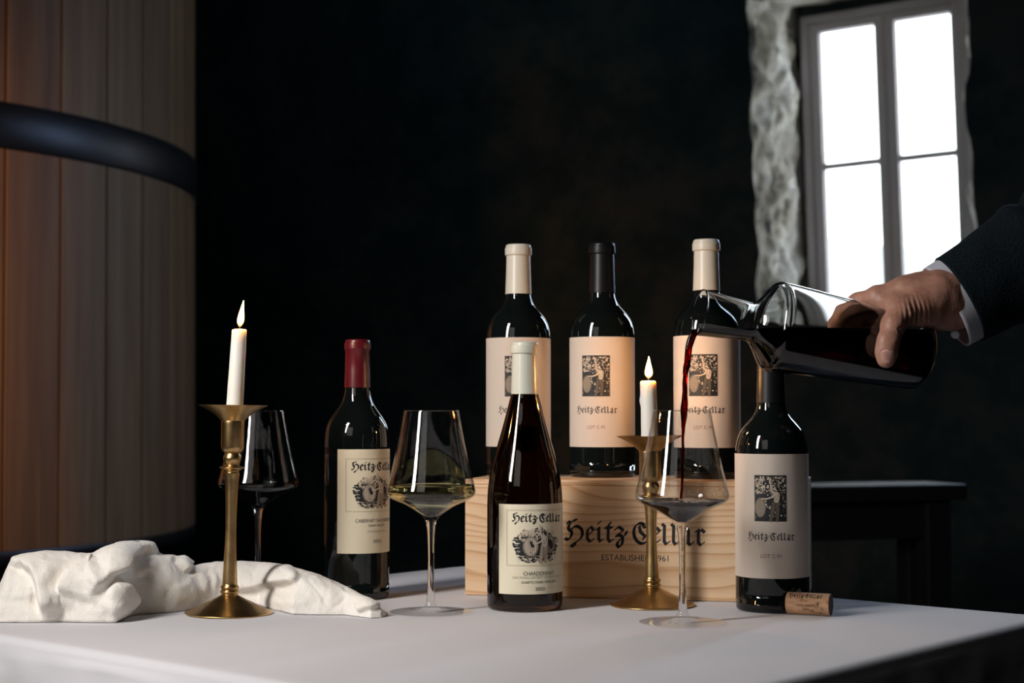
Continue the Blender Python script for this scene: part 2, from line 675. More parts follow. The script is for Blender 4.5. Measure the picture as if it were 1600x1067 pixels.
GL = {  # pen strokes, units of the crate lettering enlarged (y down)
    'H': [[(108, 178), (118, 158), (142, 172), (168, 146), (200, 140)], [(134, 176), (120, 205), (122, 238), (150, 262), (146, 300), (118, 338), (86, 328)],
          [(146, 240), (170, 212), (205, 203), (244, 226), (260, 268), (250, 312), (216, 350), (168, 378), (150, 392), (158, 404), (178, 398), (184, 386)]],
    'e': [[(316, 236), (310, 262), (310, 326), (338, 356), (374, 330)], [(312, 238), (346, 206), (374, 240), (328, 284)]],
    'i': [[(404, 232), (428, 214), (426, 326), (444, 352), (468, 332)], [(424, 174), (442, 156)]],
    't': [[(546, 162), (524, 192), (520, 326), (540, 354), (572, 332)], [(494, 214), (560, 212)]],
    'z': [[(596, 230), (628, 206), (670, 236), (646, 262), (604, 292), (650, 290), (668, 326), (660, 376), (634, 404), (614, 386), (622, 350), (668, 306), (696, 282), (706, 250)]],
    'C': [[(884, 176), (846, 164), (806, 182), (784, 226), (784, 286), (812, 340), (864, 366), (926, 338)], [(836, 196), (846, 238), (846, 250), (894, 292), (876, 322)], [(868, 172), (888, 206), (912, 196), (932, 170)]],
    'l': [[(1066, 170), (1088, 190), (1084, 340), (1104, 368), (1136, 344)]],
    'a': [[(1272, 240), (1302, 214), (1326, 236), (1324, 342), (1344, 368), (1372, 346)], [(1322, 272), (1282, 296), (1276, 340), (1298, 366), (1324, 338)]],
    'r': [[(1398, 238), (1424, 220), (1424, 346), (1446, 372), (1476, 348)], [(1424, 254), (1456, 218), (1484, 244)]],
}
WORD = [('H', 0), ('e', 0), ('i', 0), ('t', 0), ('z', 0), ('C', 0), ('e', 666), ('l', 0), ('l', 92), ('a', 0), ('r', 0)]


def blackletter(width, x0, ybase, nib=34.0, thin=9.0, gap=0.0):
    """polygons of the words, width in mm, starting x0, baseline ybase"""
    s = width / (1492 - 80)
    polys = []
    ux, uy = math.cos(math.radians(40)), -math.sin(math.radians(40))
    for ch, dx in WORD:
        skew = 0.0
        for st in GL[ch]:
            pts = spline(st, 4) if len(st) > 5 else st
            off = gap if ch == 'C' or dx or ch in 'lar' else 0
            pts = [(x + dx, y) for x, y in pts]
            for a, b in zip(pts[:-1], pts[1:]):
                hp = []
                for p in (a, b):
                    for i in (-1, 1):
                        for j in (-1, 1):
                            hp.append(((p[0] + i * ux * nib / 2 - j * uy * thin / 2), (p[1] + i * uy * nib / 2 + j * ux * thin / 2)))
                h = hull(hp)
                polys.append([(x0 + (x - 80) * s, ybase - (y - 362) * s) for x, y in h])
    return polys


_text_cache = {}


def text_polys(body, width, xc, ybase, height=None):
    """sans lettering as triangles, centred on xc; width fixes the size"""
    if body not in _text_cache:
        c = D.curves.new('lettering_outline', 'FONT')
        c.body = body
        c.size = 1
        c.resolution_u = 3
        o = D.objects.new('lettering_outline', c)
        COL.objects.link(o)
        bpy.context.view_layer.update()
        ev = o.evaluated_get(bpy.context.evaluated_depsgraph_get())
        me = ev.to_mesh()
        vs = [(v.co.x, v.co.y) for v in me.vertices]
        fs = [tuple(p.vertices) for p in me.polygons]
        ev.to_mesh_clear()
        D.objects.remove(o)
        D.curves.remove(c)
        _text_cache[body] = (vs, fs)
    vs, fs = _text_cache[body]
    xs = [v[0] for v in vs]
    ys = [v[1] for v in vs]
    w = max(xs) - min(xs)
    s = width / w
    sy = s if height is None else height / 0.73
    x0 = xc - width / 2 - min(xs) * s
    return [[(x0 + vs[i][0] * s, ybase + vs[i][1] * sy) for i in f] for f in fs]


def ell(cx, cy, rx, ry, n=12, rot=0.0, a0=0, a1=2 * PI):
    out = []
    for k in range(n):
        a = a0 + (a1 - a0) * k / n
        x, y = rx * math.cos(a), ry * math.sin(a)
        out.append((cx + x * math.cos(rot) - y * math.sin(rot), cy + x * math.sin(rot) + y * math.cos(rot)))
    return out


def line(a, b, w):
    dx, dy = b[0] - a[0], b[1] - a[1]
    l = math.hypot(dx, dy) or 1
    nx, ny = -dy / l * w / 2, dx / l * w / 2
    return [(a[0] + nx, a[1] + ny), (a[0] - nx, a[1] - ny), (b[0] - nx, b[1] - ny), (b[0] + nx, b[1] + ny)]


def limb(pts, ws):
    out = []
    for (a, b, wa, wb) in zip(pts[:-1], pts[1:], ws[:-1], ws[1:]):
        out.append(hull(ell(a[0], a[1], wa / 2, wa / 2, 8) + ell(b[0], b[1], wb / 2, wb / 2, 8)))
    return out


def engraving(w, h, boxed, seed):
    """layers of (material key, polygons) of a worker raising a glass beside a barrel; origin lower left"""
    r = random.Random(seed)
    lay = []
    if boxed:
        nx = 8
        lay.append(('ink', [[(w * i / nx, 0), (w * (i + 1) / nx, 0), (w * (i + 1) / nx, h), (w * i / nx, h)] for i in range(nx)]))
        fr = .35
        lay.append(('ink_half', [[(fr, fr), (w - fr, fr), (w - fr, fr * 2), (fr, fr * 2)], [(fr, h - fr * 2), (w - fr, h - fr * 2), (w - fr, h - fr), (fr, h - fr)],
                                 [(fr, fr), (fr * 2, fr), (fr * 2, h - fr), (fr, h - fr)], [(w - 2 * fr, fr), (w - fr, fr), (w - fr, h - fr), (w - 2 * fr, h - fr)]]))
    else:
        pol = []
        for k in range(420):
            a = r.uniform(0, 2 * PI)
            q = math.sqrt(r.random()) * (1.0 + 0.08 * math.sin(5 * a))
            x, y = w * .5 + q * math.cos(a) * w * .47, h * .42 + q * math.sin(a) * h * .40
            rr = r.uniform(.014, .030) * w * (1.35 - .55 * q)
            pol.append(ell(x, y, rr * r.uniform(1, 2.2), rr * .75, 7, r.uniform(-.6, .6)))
        for k in range(12):
            pol.append(ell(w * (.25 + .045 * k), h * .42, w * .1, h * .30, 8))
        lay.append(('ink', pol))
    # leaves and grapes
    pol, pol2 = [], []
    for k in range(240 if boxed else 90):
        if boxed:
            x, y = r.uniform(.04, .96) * w, h * r.uniform(.60, .97)
            if k > 200:
                x, y = r.uniform(.35, .96) * w, h * r.uniform(.10, .60)
        else:
            x, y = w * r.uniform(.14, .84), h * r.uniform(.55, .82)
        rr = r.uniform(.011, .027) * w
        (pol if r.random() < .55 else pol2).append(ell(x, y, rr * 1.3, rr, 6, r.uniform(0, 3)))
    lay.append(('ink_half', pol2))
    lay.append(('ink_pale', pol if not boxed or True else []))
    if not boxed:
        st = []
        for k in range(60):
            x, y = w * r.uniform(.08, .9), h * r.uniform(.05, .20)
            st.append(line((x, y), (x + w * r.uniform(.02, .07), y + h * r.uniform(-.02, .03)), w * .008))
        lay.append(('ink_pale', st))
    # barrels

    def barrel(bx, by, rx, ry, key):
        o = [('ink_half', [ell(bx, by, rx, ry, 20)]), ('ink', [ell(bx, by, rx * .92, ry * .94, 20)]), (key, [ell(bx, by, rx * .86, ry * .89, 20)])]
        st = []
        for i in range(-3, 4):
            xx = bx + rx * .24 * i
            hh = ry * .86 * math.sqrt(max(0, 1 - (i * .26) ** 2))
            st.append(line((xx, by - hh), (xx, by + hh), rx * .05))
        st.append(ell(bx, by - ry * .62, rx * .1, ry * .07, 6))
        o.append(('ink', st))
        return o
    if boxed:
        lay += barrel(w * .19, h * .30, w * .165, h * .21, 'ink_half')
        lay.append(('ink_mid', [line((w * .03, h * .09), (w * .52, h * .07), h * .06), line((w * .6, h * .12), (w * .97, h * .13), h * .05)]))
    else:
        lay += barrel(w * .74, h * .46, w * .15, h * .22, 'ink_half')
        lay += barrel(w * .36, h * .42, w * .145, h * .245, 'ink_pale')
        lay.append(('ink_pale', [line((w * .2, h * .15), (w * .92, h * .27), h * .028)]))
    # the worker
    if boxed:
        def q(x, y):
            return (w * x, h * y)
        kt = 'ink_mid'
    else:
        def q(x, y):
            return (w * (.28 + x * .52), h * (.02 + y * .98))
        kt = 'ink_half'
    u = w * (.86 if boxed else .62)
    tr = limb([q(.62, .42), q(.56, .22), q(.50, .02)], [u * .17, u * .13, u * .10]) + limb([q(.70, .42), q(.71, .22), q(.70, .02)], [u * .15, u * .13, u * .10])
    lay.append((kt, tr))
    lay.append(('ink', [line(q(.64, .40), q(.61, .05), u * .012), line(q(.69, .30), q(.66, .05), u * .01), line(q(.57, .43), q(.78, .43), u * .02)]))
    shirt = limb([q(.68, .46), q(.70, .58)], [u * .18, u * .20]) + limb([q(.66, .60), q(.55, .53)], [u * .12, u * .075])
    lay.append(('ink_pale', shirt))
    arm = limb([q(.56, .53), q(.40, .49), q(.24, .49)], [u * .06, u * .05, u * .04]) + limb([q(.62, .62), q(.53, .66), q(.50, .84)], [u * .085, u * .06, u * .045])
    lay.append(('ink_pale', arm))
    lay.append(('ink', [line(q(.62, .50), q(.72, .47), u * .012), line(q(.74, .52), q(.75, .62), u * .014), line(q(.60, .56), q(.67, .52), u * .01)]))
    lay.append(('ink_pale', [ell(*q(.655, .705), u * .06, u * .075, 10, .3)]))
    lay.append(('ink', [ell(*q(.70, .715), u * .045, u * .06, 8, .3), ell(*q(.665, .755), u * .055, u * .03, 8, -.3)]))
    lay.append(('ink_pale', [ell(*q(.49, .90), u * .032, u * .05, 8), line(q(.49, .83), q(.49, .88), u * .012)]))
    return lay


def print_mesh(layers, mapper, name, base_off=0.00012, step=0.00003):
    """layers: (matkey, polys in mm) -> one mesh, mapper(x_m, y_m, off)->xyz"""
    V, Fc, mi, keys = [], [], [], []
    for li, (k, polys) in enumerate(layers):
        if k not in keys:
            keys.append(k)
        off = base_off + step * li
        for p in polys:
            i0 = len(V)
            for x, y in p:
                V.append(mapper(x / 1000, y / 1000, off))
            Fc.append(tuple(range(i0, len(V))))
            mi.append(keys.index(k))
    return mesh_of(name, V, Fc, [M[k] for k in keys], mi, smooth=False)


def cyl_map(r):
    def f(x, z, off):
        a = x / r
        return ((r + off) * math.sin(a), -(r + off) * math.cos(a), z)
    return f


def grid_rect(x0, x1, y0, y1, nx):
    return [[(x0 + (x1 - x0) * i / nx, y0), (x0 + (x1 - x0) * (i + 1) / nx, y0), (x0 + (x1 - x0) * (i + 1) / nx, y1), (x0 + (x1 - x0) * i / nx, y1)] for i in range(nx)]


# ------------------------------------------------------------ the room
WD = Vector((math.cos(math.radians(31)), -math.sin(math.radians(31)), 0))      # along the back wall
WN = Vector((-math.sin(math.radians(31)), -math.cos(math.radians(31)), 0))     # into the room
WC = Vector((1.30, 5.5, 0))                                                   # on the window plane
THK = 0.55
WR = WC + WN * THK


def hit(px, py, base, nrm=WN):
    d = ray(px, py)
    o = Vector((0, 0, CAMZ))
    t = (base - o).dot(nrm) / d.dot(nrm)
    return o + d * t


def wallx(p):
    return (Vector(p) - WC).dot(WD)


def quad_plane(name, a, b, c, d, mat, n=40, amp=0.0, nrm=None, kind='structure', nscale=3.0, m2=None):
    V, Fc = [], []
    for j in range(n + 1):
        for i in range(n + 1):
            u, v = i / n, j / n
            p = (a * (1 - u) + b * u) * (1 - v) + (d * (1 - u) + c * u) * v
            if amp and nrm is not None:
                p = p + nrm * amp * (noise.noise(p * nscale) + .5 * noise.noise(p * nscale * 2.7))
            V.append(p)
    for j in range(n):
        for i in range(n):
            k = j * (n + 1) + i
            Fc.append((k, k + 1, k + n + 2, k + n + 1))
    o = link(name, mesh_of(name, V, Fc, mat), None, kind=kind)
    return o


CH = 3.3
xl, xr, yf = -3.6, 3.2, -2.2


def on_wall(x):
    t = (x - WR.x) / WD.x
    return WR + WD * t


AL, AR = on_wall(xl), on_wall(xr)
quad_plane('floor', Vector((xl, yf, 0)), Vector((xr, yf, 0)), Vector((xr, 8.0, 0)), Vector((xl, 8.0, 0)), M['floor'], 10)
quad_plane('ceiling', Vector((xl, yf, CH)), Vector((xr, yf, CH)), Vector((xr, 8.0, CH)), Vector((xl, 8.0, CH)), M['ceiling'], 10)
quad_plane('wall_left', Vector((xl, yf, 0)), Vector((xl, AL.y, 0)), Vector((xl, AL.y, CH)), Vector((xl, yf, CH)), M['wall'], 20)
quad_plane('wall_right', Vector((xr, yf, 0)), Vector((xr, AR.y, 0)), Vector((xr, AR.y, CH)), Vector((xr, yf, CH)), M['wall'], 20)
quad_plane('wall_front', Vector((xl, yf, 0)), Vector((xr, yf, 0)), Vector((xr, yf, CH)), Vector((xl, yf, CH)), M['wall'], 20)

# opening on the room face (wall coords x along WD, z up)
ROLL = math.radians(1.6)
ox0 = wallx(hit(1176, 250, WR))
ox1 = wallx(hit(1517, 250, WR)) + 0.0
oz1 = hit(1250, -16, WR).z
oz0 = hit(1300, 500, WR).z
# frame plane
fx0 = wallx(hit(1259, 250, WC))
fx1 = wallx(hit(1524, 250, WC))
fz1 = hit(1390, 8, WC).z
fz0 = hit(1390, 516, WC).z
PIV = hit(1390, 250, WC).z
fx0 += .006
fx1 += .004
# opening at the frame plane is a little narrower (splayed reveal)
jx0, jx1 = fx0 - 0.028, fx1 + 0.02
jz0, jz1 = fz0 - 0.06, fz1 + 0.045


def W(x, z, off=0.0):
    """wall coords -> world; off towards the room from the window plane"""
    return WC + WD * x + WN * off + Vector((0, 0, z))


# back wall: grid with a rough hole
xs_ = [wallx(AL)] + [wallx(AL) + (ox0 - wallx(AL)) * k / 34 for k in range(1, 34)] + [ox0 + (ox1 - ox0) * k / 10 for k in range(0, 11)] + \
      [ox1 + (wallx(AR) - ox1) * k / 20 for k in range(1, 21)]
zs_ = [oz0 * k / 12 for k in range(0, 12)] + [oz0 + (oz1 - oz0) * k / 26 for k in range(0, 27)] + [oz1 + (CH - oz1) * k / 8 for k in range(1, 9)]


def lean(z):
    return -(z - PIV) * math.tan(ROLL)


V, Fc = [], []
nx_, nz_ = len(xs_), len(zs_)
for z in zs_:
    for x in xs_:
        w = math.exp(-((x - ox0) / .5) ** 2) if x < ox0 else (1 if x <= ox1 else math.exp(-((x - ox1) / .5) ** 2))
        rag = 0.018 * noise.noise(Vector((x * 1.3, z * 7, 3.1))) + 0.010 * noise.noise(Vector((x, z * 19, 1.7)))
        p = W(x + (lean(z) * .9 + rag) * w, z, THK + 0.05 * noise.noise(Vector((x * 2.2, z * 3.0, 0))) + 0.02 * noise.noise(Vector((x * 7, z * 8, 4))))
        V.append(p)
inx = [i for i, x in enumerate(xs_) if ox0 - 1e-6 <= x <= ox1 + 1e-6]
inz = [j for j, z in enumerate(zs_) if oz0 - 1e-6 <= z <= oz1 + 1e-6]
for j in range(nz_ - 1):
    for i in range(nx_ - 1):
        if inx[0] <= i < inx[-1] and inz[0] <= j < inz[-1]:
            continue
        k = j * nx_ + i
        Fc.append((k, k + 1, k + 1 + nx_, k + nx_))
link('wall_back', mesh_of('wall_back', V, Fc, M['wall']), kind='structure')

# rough reveals around the window


def reveal(name, A, B, n, m, amp, mat):
    """surface between edge curve A(t) (room face) and B(t) (frame plane)"""
    V, Fc = [], []
    for j in range(n + 1):
        a, b = A(j / n), B(j / n)
        for i in range(m + 1):
            u = i / m
            p = a * (1 - u) + b * u
            w = math.sin(PI * min(1, u * 1.0)) ** .5 if 0 < u < 1 else 0
            c = p * 8.0
            dsp = amp * w * (noise.noise(c) * 1.2 + 0.7 * noise.noise(c * 2.3) + .35 * noise.noise(c * 5.1))
            V.append(p + reveal_n[name] * dsp)
    for j in range(n):
        for i in range(m):
            k = j * (m + 1) + i
            Fc.append((k, k + 1, k + m + 2, k + m + 1))
    link('window_reveal', mesh_of('window_reveal', V, Fc, mat), kind='structure')


def room_edge(x, z):
    rag = 0.018 * noise.noise(Vector((x * 1.3, z * 7, 3.1))) + 0.010 * noise.noise(Vector((x, z * 19, 1.7)))
    return W(x + lean(z) * .9 + rag, z, THK + 0.05 * noise.noise(Vector((x * 2.2, z * 3.0, 0))) + 0.02 * noise.noise(Vector((x * 7, z * 8, 4))))


reveal_n = {'L': WD, 'R': -WD, 'T': Vector((0, 0, -1)), 'B': Vector((0, 0, 1))}
lerp = lambda a, b, t: a + (b - a) * t
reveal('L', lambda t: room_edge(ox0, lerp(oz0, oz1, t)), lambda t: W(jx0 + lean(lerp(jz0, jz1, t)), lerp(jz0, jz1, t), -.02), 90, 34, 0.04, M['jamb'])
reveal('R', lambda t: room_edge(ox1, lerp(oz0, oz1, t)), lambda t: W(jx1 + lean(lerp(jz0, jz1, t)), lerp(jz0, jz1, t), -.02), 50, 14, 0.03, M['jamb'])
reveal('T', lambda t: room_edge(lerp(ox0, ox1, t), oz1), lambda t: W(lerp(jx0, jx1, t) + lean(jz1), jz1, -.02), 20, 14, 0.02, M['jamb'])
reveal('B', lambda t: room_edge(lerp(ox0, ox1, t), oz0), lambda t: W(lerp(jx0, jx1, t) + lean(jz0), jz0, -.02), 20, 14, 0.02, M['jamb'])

# masonry behind the frame so that no sky leaks round it
V, Fc = [], []
ring_o = [(-7, -0.1), (4, -0.1), (4, 4.2), (-7, 4.2)]
ring_i = []
for x, z in ((fx0 + .014, fz0 + .014), (fx1 - .014, fz0 + .014), (fx1 - .014, fz1 - .014), (fx0 + .014, fz1 - .014)):
    ddx, ddz = x - (fx0 + fx1) / 2, z - PIV
    ring_i.append(((fx0 + fx1) / 2 + ddx * math.cos(ROLL) - ddz * math.sin(ROLL), PIV + ddx * math.sin(ROLL) + ddz * math.cos(ROLL)))
for x, z in ring_o:
    V.append(W(x, z, -.031))
for x, z in ring_i:
    V.append(W(x, z, -.031))
for k in range(4):
    k2 = (k + 1) % 4
    Fc.append((k, k2, 4 + k2, 4 + k))
link('wall_back_outer', mesh_of('wall_back_outer', V, Fc, M['wall'], smooth=False), kind='structure')

# window: two casements of stacked panes
win = link('window_1', None, None, W((fx0 + fx1) / 2, fz0, 0), (0, ROLL * 0, math.atan2(WD.y, WD.x)), 'structure')
win.empty_display_size = .1


def rbox(name, x0, x1, z0, z1, y0, y1, mat, parent=win, bev=.004, off=None):
    """box in window coordinates with the lean applied as a true rotation"""
    V, Fc = box_vf(x0, x1, y0, y1, z0, z1, bev)
    cx, cz = (fx0 + fx1) / 2, PIV
    out = []
    c, s = math.cos(ROLL), math.sin(ROLL)
    for v in V:
        dx, dz = v.x - cx, v.z - cz
        X = cx + dx * c - dz * s
        Z = cz + dx * s + dz * c
        out.append((X - cx, -v.y, Z - fz0))
    return link(name, mesh_of(name, out, Fc, mat, smooth=False), parent)


fw = fx1 - fx0
cxm = fx0 + fw * 0.505
fr = 0.030
rbox('outer_frame', fx0, fx0 + fr, fz0, fz1, -.03, .03, M['frame_paint'])
rbox('outer_frame', fx1 - fr, fx1, fz0, fz1, -.03, .03, M['frame_paint'])
rbox('outer_frame', fx0, fx1, fz1 - .03, fz1, -.03, .029, M['frame_paint'])
rbox('outer_frame', fx0, fx1, fz0, fz0 + .04, -.03, .034, M['frame_paint'])
for k, (a, b) in enumerate(((fx0 + fr + .001, cxm - .0012), (cxm + .0012, fx1 - fr - .001))):
    st = 0.034
    sash = link('window_sash', None, win, (0, 0, 0))
    sash['kind'] = 'structure'
    za, zb = fz0 + .042, fz1 - .031
    def sb(nm, *q): return rbox(nm, *q, M['frame_paint'], sash)
    sb('stile', a, a + st, za, zb, -.022, .022)
    sb('stile', b - st, b, za, zb, -.022, .022)
    sb('rail', a + st, b - st, zb - .030, zb, -.021, .021)
    sb('rail', a + st, b - st, za, za + .034, -.021, .021)
    zm = hit(1390, 250, WC).z
    pz = [(zm + .010, zb - .030)]
    zt = zm - .006
    hgt = (zb - .03) - (zm + .006)
    sb('glazing_bar', a + st, b - st, zm - .010, zm + .010, -.016, .014)
    pz.append((za + .034, zm - .010))
    for (z0, z1) in pz:
        rbox('pane', a + st - .002, b - st + .002, z0 - .002, z1 + .002, -.002, .001, M['pane'], sash, bev=0)
# distant hill seen through the window
V, Fc = [], []
for j in range(2):
    for i in range(61):
        x = -60 + i * 3.2
        z = -6 if j == 0 else 9.3 + 1.6 * noise.noise(Vector((x * .035, 2.1, 0))) + .5 * noise.noise(Vector((x * .2, 7, 0))) - (x - 15) * 0.16
        V.append(Vector((x, 75 + 8 * (j == 0) * -1, z)))
for i in range(60):
    Fc.append((i, i + 1, 62 + i, 61 + i))
tag(link('hill', mesh_of('hill', V, Fc, M['hill'])), 'pale hazy hillside seen through the lower window panes', 'hill')

# ------------------------------------------------------------ wooden tank on the left
TC = Vector((-1.985, 4.283, 0))
TR = 1.107
tank = thing('wooden_tank', (TC.x, TC.y, 0), 'huge upright oak fermenting tank with a dark steel hoop at left', 'tank')
zb_tank, zt_tank = 0.665, 3.0
NS = 46
stave_me = None
for k in range(NS):
    a = 2 * PI * (k + .37) / NS
    if stave_me is None:
        V, Fc = [], []
        half = PI / NS
        cols = [(-half * .985, -.006), (-half * .95, 0), (-half * .3, .0), (half * .3, .0), (half * .95, 0), (half * .985, -.006)]
        for z in (0, zt_tank - zb_tank):
            t = z / (zt_tank - zb_tank)
            for an, dr in cols:
                rr = (TR + .012 - .02 * t) + dr
                V.append((rr * math.cos(an), rr * math.sin(an), z))
            for an in (half * .985, -half * .985):
                rr = (TR + .012 - .02 * t) - .045
                V.append((rr * math.cos(an), rr * math.sin(an), z))
        n = 8
        for i in range(n):
            Fc.append((i, (i + 1) % n, n + (i + 1) % n, n + i))
        Fc.append(tuple(range(n))[::-1])
        Fc.append(tuple(range(n, 2 * n)))
        stave_me = mesh_of('stave', V, Fc, M['stave'], smooth=False)
    link('stave', stave_me, tank, (0, 0, zb_tank), (0, 0, a))


def band(name, z0, z1, r0, thick, mat, parent, lo=None):
    V, Fc = lathe([(r0, z0), (r0 + thick * .8, z0), (r0 + thick, z0 + thick * .3), (r0 + thick, z1 - thick * .3), (r0 + thick * .8, z1), (r0, z1)], 160, True)
    return link(name, fix_normals(mesh_of(name, V, Fc, mat)), parent)


hz1 = hit(0, 160, Vector((0, 3.57, 0)), Vector((0, 1, 0))).z
hz0 = hit(0, 233, Vector((0, 3.57, 0)), Vector((0, 1, 0))).z
hoop = band('hoop', hz0, hz1, TR - .003, .012, M['black_metal'], tank)
# overlap plate and rivets of the hoop
ah = -1.02
V, Fc = [], []
for j, (zz) in enumerate((hz0 + .001, hz1 - .001)):
    for i in range(7):
        a = ah - .05 + .1 * i / 6
        V.append(((TR + .0125) * math.cos(a), (TR + .0125) * math.sin(a), zz))
for i in range(6):
    Fc.append((i, i + 1, 8 + i, 7 + i))
pl = link('hoop_joint', mesh_of('hoop_joint', V, Fc, M['black_metal']), hoop)
for dz in (.3, .7):
    for da in (-.03, .03):
        V, Fc = lathe([(0, .004), (.005, .003), (.007, 0)], 10)
        link('rivet', mesh_of('rivet', V, Fc, M['black_metal']), hoop, ((TR + .013) * math.cos(ah + da), (TR + .013) * math.sin(ah + da), lerp(hz0, hz1, dz)), (0, PI / 2, ah + da))
band('bottom_hoop', zb_tank - .035, zb_tank + .004, TR - .01, .024, M['black_metal'], tank)
V, Fc = lathe([(0, 0), (TR - .06, 0), (TR - .06, zb_tank - .036), (0, zb_tank - .036)], 96)
link('plinth', mesh_of('plinth', V, Fc, M['dark_paint']), tank)
V, Fc = lathe([(0, zt_tank), (TR - .05, zt_tank), (TR - .05, zt_tank - .05), (0, zt_tank - .05)], 96)
link('tank_lid', mesh_of('tank_lid', V, Fc, M['stave']), tank)

# ------------------------------------------------------------ dark side table in the shade at right
sa = P(1100, 760, 3.35)
sb_ = P(1512, 752, 3.55)
st_z = 0.815
dirx = Vector((sb_.x - sa.x, sb_.y - sa.y, 0))
slen = dirx.length
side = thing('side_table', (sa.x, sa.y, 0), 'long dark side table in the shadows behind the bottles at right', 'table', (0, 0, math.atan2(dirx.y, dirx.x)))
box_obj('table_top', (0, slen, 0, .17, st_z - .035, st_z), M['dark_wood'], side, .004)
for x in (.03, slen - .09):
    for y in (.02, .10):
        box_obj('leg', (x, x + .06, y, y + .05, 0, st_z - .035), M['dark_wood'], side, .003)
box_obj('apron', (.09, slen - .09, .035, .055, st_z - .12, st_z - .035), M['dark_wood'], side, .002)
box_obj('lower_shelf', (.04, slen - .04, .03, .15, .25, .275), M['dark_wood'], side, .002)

# ------------------------------------------------------------ table and cloth
TCX, TCY = -0.0145, 1.7465
TA = math.radians(49.0)
ha, hb = 0.4245, 0.445
table = thing('table', (TCX, TCY, 0), 'square wooden table hidden under the white cloth', 'table', (0, 0, TA))
box_obj('table_top', (-ha + .014, ha - .014, -hb + .014, hb - .014, TZ - .033, TZ - .003), M['table_wood'], table, .003)
for sx in (-1, 1):
    for sy in (-1, 1):
        x, y = sx * (ha - .07), sy * (hb - .07)
        V, Fc = box_vf(x - .025, x + .025, y - .025, y + .025, 0, TZ - .033, .003)
        V = [Vector((x + (v.x - x) * lerp(.7, 1, v.z / .7), y + (v.y - y) * lerp(.7, 1, v.z / .7), v.z)) for v in V]
        link('leg', mesh_of('leg', V, Fc, M['table_wood'], smooth=False), table)


def cloth_mesh():
    br = 0.011
    per = []   # (x,y,nx,ny,s)
    rc = .012
    ax, ay = ha - br, hb - br
    s = 0
    n1 = 110
    corners = [(ax - rc, ay - rc, 0), (-ax + rc, ay - rc, PI / 2), (-ax + rc, -ay + rc, PI), (ax - rc, -ay + rc, 1.5 * PI)]
    for q, (cx, cy, a0) in enumerate(corners):
        for k in range(9):
            a = a0 + PI / 2 * k / 8
            per.append((cx + rc * math.cos(a), cy + rc * math.sin(a), math.cos(a), math.sin(a)))
        nxt = corners[(q + 1) % 4]
        a = a0 + PI / 2
        p0 = (cx + rc * math.cos(a), cy + rc * math.sin(a))
        p1 = (nxt[0] + rc * math.cos(a), nxt[1] + rc * math.sin(a))
        for k in range(1, n1):
            t = k / n1
            per.append((lerp(p0[0], p1[0], t), lerp(p0[1], p1[1], t), math.cos(a), math.sin(a)))
    m = len(per)
    cor = [(c[0] + rc * .7 * (1 if c[0] > 0 else -1), c[1] + rc * .7 * (1 if c[1] > 0 else -1)) for c in corners]
    V, Fc = [], []
    rings = []
    for sc_ in (0.3, .6, .85, .97):
        rings.append([(x * sc_, y * sc_, 0) for x, y, a, b in per])
    for k in range(7):
        an = PI / 2 * k / 6
        rings.append([(x + nx * br * math.sin(an), y + ny * br * math.sin(an), -br * (1 - math.cos(an))) for x, y, nx, ny in per])
    depths = [.004, .010, .018, .028, .04, .055, .075, .10, .13, .17, .22, .28, .34, .41, .48]
    for d in depths:
        rg = []
        for i, (x, y, nx, ny) in enumerate(per):
            dc = min(math.hypot(x - cx, y - cy) for cx, cy in cor)
            s_ = (x * -ny + y * nx)
            q = Vector((s_ * 5.5, nx * 3 + 1.3, ny * 3))
            w1 = noise.noise(q + Vector((0, 0, d * 1.2)))
            w2 = noise.noise(Vector((s_ * 15 + d * 6, nx * 3, ny * 3 + 5)))
            fold = (w1 * .055 + .02) * min(1, d / .25) ** 1.1 + w2 * .010 * min(1, d / .06)
            # corner cone falls
            fold += .10 * math.exp(-(dc / .10) ** 2) * min(1, d / .4) ** 1.2
            crease = .004 * noise.noise(Vector((s_ * 22, d * 30, nx * 5))) * min(1, d / .02)
            off = br + max(.0, .002 + fold) + crease
            rg.append((x + nx * off, y + ny * off, -br - d + .004 * w1))
        rings.append(rg)
    for rg in rings:
        V += rg
    V.append((0, 0, 0))
    c = len(V) - 1
    for i in range(m):
        Fc.append((c, i, (i + 1) % m))
    for r in range(len(rings) - 1):
        for i in range(m):
            i2 = (i + 1) % m
            Fc.append((r * m + i, (r + 1) * m + i, (r + 1) * m + i2, r * m + i2))
    return mesh_of('tablecloth', V, Fc, M['tablecloth'])


cl = link('tablecloth', cloth_mesh(), None, (TCX, TCY, TZ), (0, 0, TA))
tag(cl, 'plain white tablecloth draped over the square table', 'tablecloth')

# ------------------------------------------------------------ wooden wine crate
cz = 0.1415
c0 = Vector((-0.0577, 1.975, TZ + .0005))
cdir = Vector((0.9759, -0.2183, 0))
crate = thing('wine_crate', c0, 'pale pine wine crate with black lettering under the three standing bottles', 'crate', (0, 0, math.atan2(cdir.y, cdir.x)))
CL, CD = 0.4125, 0.170
box_obj('front_panel', (0, CL, 0, .009, 0, cz - .0065), M['pine'], crate, .0008)
box_obj('back_panel', (0, CL, CD - .009, CD, 0, cz - .0065), M['pine'], crate, .0008)
box_obj('side_panel', (0.0002, .009, .0092, CD - .0092, 0.0002, cz - .0067), M['pine'], crate, .0006)
box_obj('side_panel', (CL - .009, CL - .0002, .0092, CD - .0092, 0.0002, cz - .0067), M['pine'], crate, .0006)
box_obj('bottom_panel', (.0092, CL - .0092, .0092, CD - .0092, 0.0005, .0075), M['pine'], crate, .0006)
box_obj('lid', (0, CL, 0.0005, CD, cz - .0063, cz), M['pine'], crate, .001)
